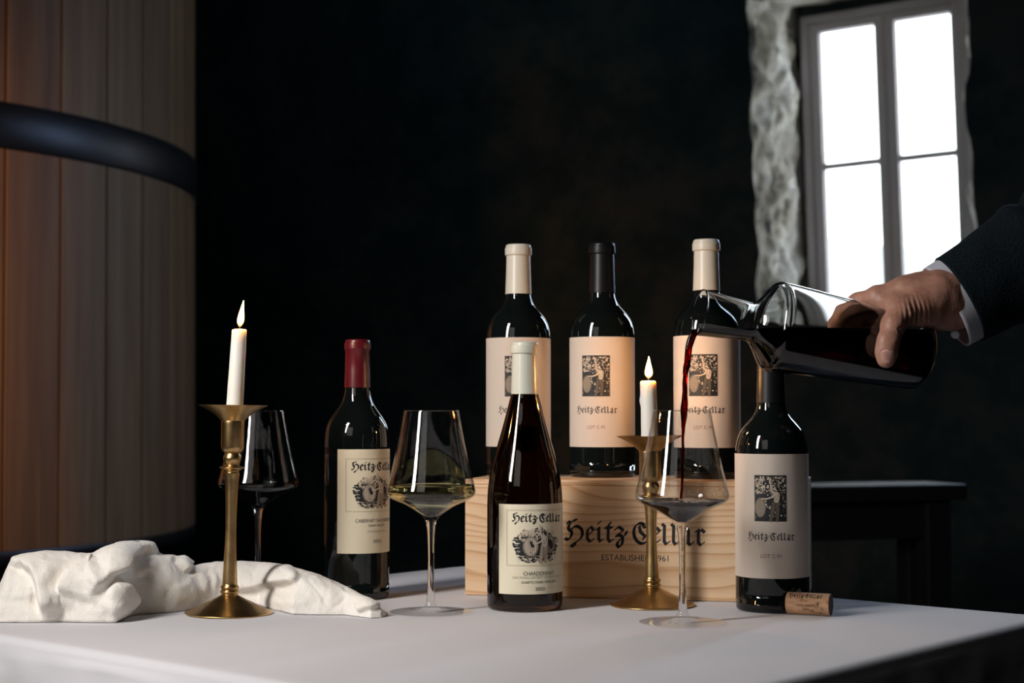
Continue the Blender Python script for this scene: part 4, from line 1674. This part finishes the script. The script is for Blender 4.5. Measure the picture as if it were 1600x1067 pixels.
def sdf_mesh(caps, lo, hi, h, k):
    """smooth union of tapered capsules -> surface nets mesh"""
    nx, ny, nz = [int((b - a) / h) + 1 for a, b in zip(lo, hi)]
    X, Y, Z = np.meshgrid(lo[0] + h * np.arange(nx), lo[1] + h * np.arange(ny), lo[2] + h * np.arange(nz), indexing='ij')
    X = X.astype(np.float32); Y = Y.astype(np.float32); Z = Z.astype(np.float32)
    D_ = None
    for a, b, ra, rb, kk in caps:
        ax, ay, az = a
        dx, dy, dz = b[0] - a[0], b[1] - a[1], b[2] - a[2]
        l2 = dx * dx + dy * dy + dz * dz + 1e-12
        t = np.clip(((X - ax) * dx + (Y - ay) * dy + (Z - az) * dz) / l2, 0, 1)
        d = np.sqrt((X - ax - t * dx) ** 2 + (Y - ay - t * dy) ** 2 + (Z - az - t * dz) ** 2) - (ra + (rb - ra) * t)
        if D_ is None:
            D_ = d
        else:
            hh = np.clip(0.5 + 0.5 * (D_ - d) / kk, 0, 1)
            D_ = D_ * (1 - hh) + d * hh - kk * hh * (1 - hh)
    ins = D_ < 0
    acc = np.zeros((nx - 1, ny - 1, nz - 1, 3), np.float32)
    cnt = np.zeros((nx - 1, ny - 1, nz - 1), np.float32)
    cs = [(i, j, q) for i in (0, 1) for j in (0, 1) for q in (0, 1)]
    for ai in range(8):
        for bi in range(ai + 1, 8):
            A, B = cs[ai], cs[bi]
            if sum(abs(p - q) for p, q in zip(A, B)) != 1:
                continue
            sa_ = tuple(slice(A[q], A[q] + (nx - 1, ny - 1, nz - 1)[q]) for q in range(3))
            sb2 = tuple(slice(B[q], B[q] + (nx - 1, ny - 1, nz - 1)[q]) for q in range(3))
            da, db_ = D_[sa_], D_[sb2]
            cross = (da < 0) != (db_ < 0)
            t = np.where(cross, da / np.where(cross, da - db_, 1), 0)
            for q in range(3):
                acc[..., q] += np.where(cross, A[q] + t * (B[q] - A[q]), 0)
            cnt += cross
    idx = -np.ones(cnt.shape, np.int64)
    cells = np.argwhere(cnt > 0)
    idx[tuple(cells.T)] = np.arange(len(cells))
    vv = (cells + acc[tuple(cells.T)] / cnt[tuple(cells.T)][:, None]) * h + np.array(lo)
    faces = []
    for axq in range(3):
        s0 = [slice(None)] * 3
        s1 = [slice(None)] * 3
        s0[axq] = slice(0, -1)
        s1[axq] = slice(1, None)
        ch_ = ins[tuple(s0)] != ins[tuple(s1)]
        fl = ins[tuple(s0)]
        e = np.argwhere(ch_)
        o1, o2 = [(1, 2), (2, 0), (0, 1)][axq]
        ok = (e[:, o1] > 0) & (e[:, o2] > 0) & (e[:, o1] < idx.shape[o1]) & (e[:, o2] < idx.shape[o2])
        e = e[ok]
        f_ = fl[tuple(e.T)]
        def gi(d1, d2):
            c = e.copy()
            c[:, o1] += d1
            c[:, o2] += d2
            return idx[tuple(c.T)]
        q = np.stack([gi(-1, -1), gi(0, -1), gi(0, 0), gi(-1, 0)], 1)
        q[~f_] = q[~f_][:, ::-1]
        faces.append(q)
    return vv, np.concatenate(faces)


def jp(px, py, Z):
    return tuple(P(px, py, Z))


def chain(js, kk):
    return [(jp(*a[:3]), jp(*b[:3]), a[3] / 1000, b[3] / 1000, kk / 1000) for a, b in zip(js[:-1], js[1:])]


caps = []
# forearm and wrist (two side-by-side bones for an oval section)
caps += chain([(1575, 424, 1.758, 26), (1520, 456, 1.752, 26), (1466, 468, 1.735, 24)], 10)
caps += chain([(1575, 424, 1.776, 24), (1520, 456, 1.766, 24), (1466, 468, 1.760, 21)], 14)
caps += chain([(1436, 452, 1.745, 19), (1478, 450, 1.75, 24), (1530, 436, 1.755, 24)], 12)
caps += chain([(1456, 486, 1.735, 16), (1490, 484, 1.738, 20), (1530, 466, 1.748, 22)], 12)
# metacarpals
caps += chain([(1462, 458, 1.728, 20), (1415, 457, 1.732, 15), (1371, 464, 1.737, 11.6)], 12)
caps += chain([(1462, 460, 1.745, 20), (1418, 459, 1.752, 14.5), (1376, 466, 1.758, 11.6)], 12)
caps += chain([(1464, 468, 1.760, 18), (1424, 466, 1.768, 13.5), (1388, 472, 1.775, 10.8)], 12)
caps += chain([(1468, 476, 1.768, 16), (1432, 476, 1.779, 12.5), (1402, 481, 1.789, 10.0)], 12)
# ball of the thumb and heel of the hand
caps += chain([(1470, 482, 1.728, 19), (1436, 486, 1.715, 17)], 14)
caps += chain([(1448, 474, 1.718, 17), (1409, 487, 1.702, 13.6)], 12)
caps += chain([(1450, 488, 1.735, 15), (1430, 484, 1.75, 14)], 12)
caps += chain([(1409, 489, 1.700, 13.6), (1396, 507, 1.6915, 12.2)], 8)
# thumb phalanges
caps += chain([(1396, 507, 1.6915, 12.0), (1387.5, 535, 1.686, 11.6)], 6)
caps += chain([(1387.5, 534, 1.686, 11.4), (1385, 549, 1.6865, 11.6), (1384.5, 560.5, 1.6878, 9.9)], 4)
# web towards the index
caps += chain([(1405, 478, 1.712, 11), (1380, 474, 1.730, 9)], 10)
# fingers round the far side
caps += chain([(1371, 464, 1.737, 11.4), (1342, 472, 1.756, 10.2), (1319, 485, 1.7745, 10.0)], 6)
caps += chain([(1319, 485, 1.7745, 9.8), (1306, 506, 1.786, 8.8), (1303, 526, 1.785, 7.6)], 4)
caps += chain([(1376, 466, 1.758, 11.4), (1342, 484, 1.789, 10.2)], 6)
caps += chain([(1342, 484, 1.789, 10.0), (1331, 508, 1.795, 9.0), (1329, 532, 1.791, 7.8)], 4)
caps += chain([(1388, 472, 1.775, 10.6), (1364, 495, 1.800, 9.6)], 6)
caps += chain([(1364, 495, 1.800, 9.4), (1355, 518, 1.799, 8.5), (1353, 541, 1.791, 7.4)], 4)
caps += chain([(1402, 481, 1.789, 9.6), (1388, 503, 1.803, 8.4)], 6)
caps += chain([(1388, 503, 1.803, 8.2), (1381, 522, 1.801, 7.4), (1378, 540, 1.793, 6.4)], 4)
allp = [c for q in caps for c in (q[0], q[1])]
lo = [min(p[i] for p in allp) - .045 for i in range(3)]
hi = [max(p[i] for p in allp) + .045 for i in range(3)]
hv, hf = sdf_mesh(caps, lo, hi, .0016, .01)
handme = D.meshes.new('hand')
handme.from_pydata(hv.tolist(), [], hf.tolist())
handme.update()
bm = bmesh.new()
bm.from_mesh(handme)
for _ in range(3):
    bmesh.ops.smooth_vert(bm, verts=bm.verts, factor=.5, use_axis_x=True, use_axis_y=True, use_axis_z=True)
bmesh.ops.recalc_face_normals(bm, faces=bm.faces)
bm.normal_update()
# creases: thumb knuckle, folds at the ball of the thumb, knuckle dips
newco = []
for v in bm.verts:
    px, py = to_px(v.co)
    d = 0.0
    near = 1 if v.normal.y < 0.25 else 0
    if near:
        # thumb IP creases
        if 1360 < px < 1412 and 505 < py < 548:
            for yc, am in ((518, .5), (522.5, .75), (527, .7), (531, .5)):
                yy = py - yc - .004 * (px - 1387) ** 2 - .6 * math.sin(px * .35)
                d -= am * math.exp(-(yy / 1.1) ** 2)
            d += .7 * math.exp(-((py - 524) / 9) ** 2)
        # skin folds where thumb meets wrist
        g = math.exp(-((px - 1428) / 19) ** 2 - ((py - 485) / 18) ** 2)
        ph = (px - 1428 - (py - 485) * .12 + .02 * (py - 485) ** 2 * .3) / 7.6
        d += g * 1.15 * math.sin(ph * 2 * PI)
        # nail bed
        d -= .7 * math.exp(-((px - 1384) / 12) ** 4 - ((py - 558) / 8) ** 4)
    # tendons on the back of the hand
    if v.normal.z > 0:
        d += .8 * math.cos((v.co.y - 1.737) / .0195 * 2 * PI) * math.exp(-((px - 1400) / 36) ** 2)
    d += .35 * noise.noise(v.co * 120)
    newco.append(v.co + v.normal * d / 1000)
for v, c in zip(bm.verts, newco):
    v.co = c
person = thing('person', P(1440, 470, 1.74), 'right arm in a dark navy jacket reaching in to tip the decanter', 'person')
for v in bm.verts:
    v.co -= Vector(person.location)
bm.to_mesh(handme)
bm.free()
handme.materials.append(M['skin'])
handme.polygons.foreach_set('use_smooth', [True] * len(handme.polygons))
hand = link('hand', handme, person)
# thumb nail: curved plate
from mathutils.bvhtree import BVHTree
bvh = BVHTree.FromPolygons([v.co.copy() for v in handme.vertices], [tuple(p.vertices) for p in handme.polygons])
nc = P(1384.3, 558.5, 1.6878)
V, Fc = [], []
nu, nv = 14, 12
for j in range(nv + 1):
    v_ = -1 + 2 * j / nv
    for i in range(nu + 1):
        u_ = -1 + 2 * i / nu
        wv = .0078 * (1 - .10 * (v_ < 0) * v_ * v_) * (max(0, 1 - abs(v_) ** 3.4) ** .34)
        x = u_ * wv
        z = v_ * .0074
        rr = .0108
        yy = -math.sqrt(max(rr * rr - x * x, 1e-9)) - .0003 + (v_ < 0) * v_ * v_ * .0010
        q_ = nc + Vector((x + z * -.06, -.06, z + .0008))
        h_ = bvh.ray_cast(q_ - Vector(person.location), Vector((0, 1, 0)))
        pt = h_[0] + Vector(person.location) if h_[0] is not None else nc
        cu = .0007 * (1 - (u_ * .98) ** 4) * (1 - max(0, v_) ** 6)
        V.append(pt + Vector((0, -cu - .0001 - (.0009 if v_ < -.7 else 0) * (1 - u_ * u_), 0)))
for j in range(nv):
    for i in range(nu):
        k = j * (nu + 1) + i
        Fc.append((k, k + 1, k + nu + 2, k + nu + 1))
nm = mesh_of('thumbnail', sub(V, person), Fc, M['nail'])
no = link('thumb_nail', nm, hand)
md = no.modifiers.new('thickness', 'SOLIDIFY')
md.thickness = .0005

# shirt cuff and jacket sleeve: tubes along the forearm
fa = P(1478, 480.5, 1.748)
fb = P(1600, 410, 1.775)
fdir = (fb - fa).normalized()


def sleeve_frame(s):
    return fa + fdir * s


def sleeve_tube(name, stations, segs, fold, mat, uv=False):
    """stations: (distance, ra vertical-ish radius, rb depth radius); hollow cloth"""
    side_ = Vector((0, 1, 0))
    upv = fdir.cross(side_).normalized() * -1
    if upv.z < 0:
        upv = -upv
    V, Fc = [], []
    m = len(stations)
    for i, (s, ra, rb) in enumerate(stations):
        c = s if isinstance(s, Vector) else sleeve_frame(s)
        for k in range(segs):
            a = 2 * PI * k / segs
            f = fold(i / (m - 1), a, s)
            V.append(c + upv * math.cos(a) * (ra + f) + side_ * math.sin(a) * (rb + f))
    for i in range(m - 1):
        for k in range(segs):
            k2 = (k + 1) % segs
            Fc.append((i * segs + k, i * segs + k2, (i + 1) * segs + k2, (i + 1) * segs + k))
    me = mesh_of(name, sub(V, person), Fc, mat)
    if uv:
        uvl = me.uv_layers.new(name='UVMap')
        for p in me.polygons:
            for li, vi in zip(p.loop_indices, p.vertices):
                i, k = divmod(vi, segs)
                kk = k if not (k == 0 and max(v % segs for v in p.vertices) == segs - 1) else segs
                uvl.data[li].uv = (kk / segs * 250, stations[i][0] * 820)
    fix_normals(me)
    return me


cuff_st = [(0.000, .0478, .036), (.0003, .0485, .0368), (.004, .0488, .037), (.010, .0490, .037), (.016, .0492, .037), (.022, .0493, .037), (.05, .0485, .036), (.09, .047, .035)]
cm_ = sleeve_tube('shirt_cuff', cuff_st, 96, lambda t, a, s: .0006 * math.sin(3 * a + 1), M['shirt'], True)
co = link('shirt_cuff', cm_, person)
md = co.modifiers.new('thickness', 'SOLIDIFY')
md.thickness = .0018
md.offset = -1
bt = P(1493, 522, 1.735)
V, Fc = lathe([(0, .0022), (.003, .0024), (.0048, .0018), (.005, 0), (0, 0)], 20)
q = (Vector((-.5, -.75, -.45))).to_track_quat('Z', 'Y').to_matrix().to_4x4()
V = [bt + (q @ Vector(v)) for v in V]
link('button', mesh_of('button', sub(V, person), Fc, M['button']), co)


def jfold(t, a, s):
    f = 0.0
    ss = s
    if ss > .02:
        f += .0030 * noise.noise(Vector((math.cos(a) * 1.6, math.sin(a) * 1.6, ss * 26))) * min(1, (ss - .02) / .04)
        f += .0055 * math.exp(-((ss - .122) / .012) ** 2) * (.5 + .5 * math.cos(a - .3)) - .005 * math.exp(-((ss - .142) / .009) ** 2) * (.5 + .5 * math.cos(a - .3)) + .006 * math.exp(-((ss - .165) / .016) ** 2)
    return f


jst = [(.0182, .0502, .0395), (.0185, .0512, .0402), (.020, .0520, .0408)] + [(.024 + .0042 * k, .0520 + .0105 * min(1, k / 26), .041 + .010 * min(1, k / 30)) for k in range(62)]
jm = sleeve_tube('jacket_sleeve', jst, 96, jfold, M['sleeve'])
jo = link('jacket_sleeve', jm, person)
md = jo.modifiers.new('thickness', 'SOLIDIFY')
md.thickness = .0025
md.offset = -1
# upper arm beyond the frame
eb = sleeve_frame(.275)
sh = eb + Vector((.16, -.04, .24))
V, Fc = tube([sleeve_frame(.255), eb + fdir * .01, eb + fdir * .035 + Vector((0, 0, .03)), lerp(eb, sh, .5) + Vector((.03, 0, 0)), sh], [.055, .060, .062, .068, .075], 40)
link('upper_sleeve', fix_normals(mesh_of('upper_sleeve', sub(V, person), Fc, M['sleeve'])), person)

# ------------------------------------------------------------ linen napkin
TOPL = [(-14, 962), (-8, 940), (0, 922), (8, 900), (17, 882), (40, 874), (70, 863), (100, 860), (130, 861), (145, 865), (170, 857), (195, 853), (225, 854), (240, 859), (250, 865), (270, 866), (285, 874), (298, 883), (312, 880), (340, 875.5), (375, 875), (420, 879), (470, 888), (520, 905), (550, 919), (575, 932), (592, 945), (603, 953), (606, 958)]
FRL = [(-14, 969), (0, 970.5), (50, 971), (100, 970), (150, 971), (185, 971), (200, 965), (212, 960), (240, 957), (280, 954), (330, 946), (361, 943), (405, 943), (430, 951), (460, 958), (500, 959), (540, 959), (580, 964), (598, 963), (606, 960)]
WID = [(-14, .05), (0, .075), (60, .12), (150, .15), (240, .14), (300, .11), (361, .085), (430, .11), (500, .10), (560, .055), (595, .025), (606, .008)]


def interp(tab, x):
    if x <= tab[0][0]:
        return tab[0][1]
    for (a, va), (b, vb) in zip(tab[:-1], tab[1:]):
        if a <= x <= b:
            return lerp(va, vb, (x - a) / (b - a))
    return tab[-1][1]


def sdist(poly, x, y):
    """signed distance (positive to the left of travel, y down -> visually right-hand test) and arc parameter"""
    best = 1e9
    sg, tt = 1, 0
    n = len(poly) - 1
    for i in range(n):
        ax, ay = poly[i]
        bx, by = poly[i + 1]
        dx, dy = bx - ax, by - ay
        t = ((x - ax) * dx + (y - ay) * dy) / (dx * dx + dy * dy)
        tc = min(1, max(0, t))
        ex, ey = x - ax - tc * dx, y - ay - tc * dy
        d = math.hypot(ex, ey)
        if d < best:
            best = d
            sg = 1 if dx * ey - dy * ex > 0 else -1
            tt = (i + tc) / n
    return best * sg, tt


# folds: (curve, proud side, height mm, steep width px, soft reach px)
FOLDS = [
    ([(12, 886), (34, 885), (47, 895), (55, 912), (59, 935), (66, 966)], -1, 15, 1.6, 40),
    ([(148, 864), (128, 876), (110, 890), (97, 906), (90, 926)], -1, 13, 2.2, 50),
    ([(248, 866), (226, 861), (205, 866), (192, 878), (188, 893), (172, 912), (143, 933)], 1, 15, 1.5, 34),
    ([(190, 900), (198, 918), (206, 935), (206, 950), (197, 960), (188, 973)], 1, 14, 1.6, 36),
    ([(57, 925), (60, 945), (72, 962), (88, 972)], -1, 5, 2.5, 26),
    ([(276, 868), (280, 880), (290, 892), (304, 888)], -1, 9, 1.6, 26),
    ([(352, 926), (400, 922), (430, 914), (458, 910), (470, 902)], -1, 9, 1.8, 26),
    ([(560, 958), (575, 951), (596, 948)], -1, 5, 2, 16),
    ([(298, 900), (306, 915), (302, 935), (286, 950)], 1, 5, 4, 30),
]
RIDGES = [  # (curve, height mm, width px)
    ([(262, 906), (240, 925), (228, 950)], 4, 14), ([(310, 890), (322, 908), (320, 930)], 3, 6), ([(335, 885), (338, 905), (333, 925)], 2, 5),
    ([(440, 885), (462, 898), (456, 915)], 2.5, 5), ([(480, 890), (505, 910), (520, 935)], 3, 8), ([(500, 900), (512, 918), (506, 945)], -2, 5),
    ([(20, 900), (18, 940)], -2, 8), ([(66, 940), (80, 935), (76, 955)], 2.0, 4), ([(130, 950), (160, 955), (185, 960)], 3, 7), ([(200, 905), (240, 880), (268, 872)], 3, 9),
    ([(215, 895), (235, 905)], -3, 7), ([(525, 915), (545, 930), (550, 945)], 2, 5), ([(410, 940), (440, 945), (470, 940)], 3, 9), ([(100, 875), (75, 895), (66, 915)], 3, 10),
]
nU, nV = 430, 124
V, Fc = [], []
base_pts = []
for i in range(nU + 1):
    px = -14 + 620 * i / nU
    yf_ = interp(FRL, px)
    zf = CAMZ - TZ
    Zf = zf * F / (yf_ - 643.0)
    wdt = interp(WID, px)
    Zc = Zf + wdt * .42
    yt = interp(TOPL, px)
    hgt = max(.004, zf - (yt - 643.0) * Zc / F)
    row = []
    for j in range(nV + 1):
        t = j / nV
        # t 0 front ground contact ... 1 back ground contact; more samples to the front
        a = PI * (t ** .9)
        e = .95
        cy = -math.copysign(abs(math.cos(a)) ** e, math.cos(a))
        sz = abs(math.sin(a)) ** .88
        y = Zf + wdt * (.5 + .5 * cy)
        if cy > 0:
            y = Zc + (wdt * .58) * cy
        else:
            y = Zc + (wdt * .42) * cy
        row.append(Vector(((px - 800) / F * min(y, Zc), y, hgt * sz)))
    base_pts.append(row)
# normals of the base form then relief
for i in range(nU + 1):
    for j in range(nV + 1):
        p = base_pts[i][j]
        pu = base_pts[min(i + 1, nU)][j] - base_pts[max(i - 1, 0)][j]
        pv = base_pts[i][min(j + 1, nV)] - base_pts[i][max(j - 1, 0)]
        nrm = pu.cross(pv)
        if nrm.length > 1e-12:
            nrm.normalize()
        if nrm.z < 0 and j < nV * .8 and nrm.y > 0:
            nrm = -nrm
        px, py = to_px(Vector((p.x, p.y, p.z + TZ)))
        front = min(1, max(0, (nV * .66 - j) / (nV * .12)))
        edge = min(1, j / (nV * .05))
        d = 0.0
        if front > 0:
            for cv, sgn, amp, w, soft in FOLDS:
                sd, tt = sdist(cv, px, py)
                sd *= sgn
                if abs(sd) > soft * 2.2:
                    continue
                fade = min(1, tt / .12) * min(1, (1 - tt) / .12)
                if sd > 0:
                    d += 1.2 * amp * fade * (1 - math.exp(-sd / w)) * math.exp(-(sd / soft) ** 2)
                else:
                    d -= amp * .6 * fade * math.exp(sd / (soft * .35)) * (1 - math.exp(sd / w))
            for cv, amp, w in RIDGES:
                sd, tt = sdist(cv, px, py)
                if abs(sd) < w * 3:
                    d += amp * math.exp(-(sd / w) ** 2) * math.sin(PI * min(1, max(0, tt * .9 + .05)))
        q = Vector((p.x * 1.0, p.y, p.z))
        d = d * front
        d += 1.8 * noise.noise(q * 38) + 1.0 * noise.noise(q * 90) - 1.6 * max(0, .12 - abs(noise.noise(Vector((q.x * 30 + q.z * 25, q.y * 20, q.z * 34))))) / .12 + .35 * noise.noise(Vector((q.x * 260, q.y * 120, q.z * 60)))
        # keep silhouette roughly where it is: relief moves mostly outwards horizontally
        nn = Vector((nrm.x, nrm.y, nrm.z * .45))
        p2 = p + nn * d / 1000 * (.35 + .65 * edge)
        p2.z = max(p2.z, .0006) if 0 < j < nV else .0006
        V.append(p2 + Vector((0, 0, TZ)))
G = np.array([tuple(v) for v in V]).reshape(nU + 1, nV + 1, 3)
for _ in range(5):       # relax the sheet so that folds roll instead of creasing
    A_ = G.copy()
    A_[1:-1, 1:-1] = (G[:-2, 1:-1] + G[2:, 1:-1] + G[1:-1, :-2] + G[1:-1, 2:]) / 4
    G[1:-1, 1:-1] += .5 * (A_[1:-1, 1:-1] - G[1:-1, 1:-1])
V = [Vector(v) for v in G.reshape(-1, 3)]
for i in range(nU):
    for j in range(nV):
        k = i * (nV + 1) + j
        Fc.append((k, k + 1, k + nV + 2, k + nV + 1))
nk = link('napkin', fix_normals(mesh_of('napkin', V, Fc, M['linen'])))
md = nk.modifiers.new('thickness', 'SOLIDIFY')
md.thickness = .0009
md.offset = -1
tag(nk, 'crumpled cream linen napkin lying along the table behind the taller candlestick', 'napkin')
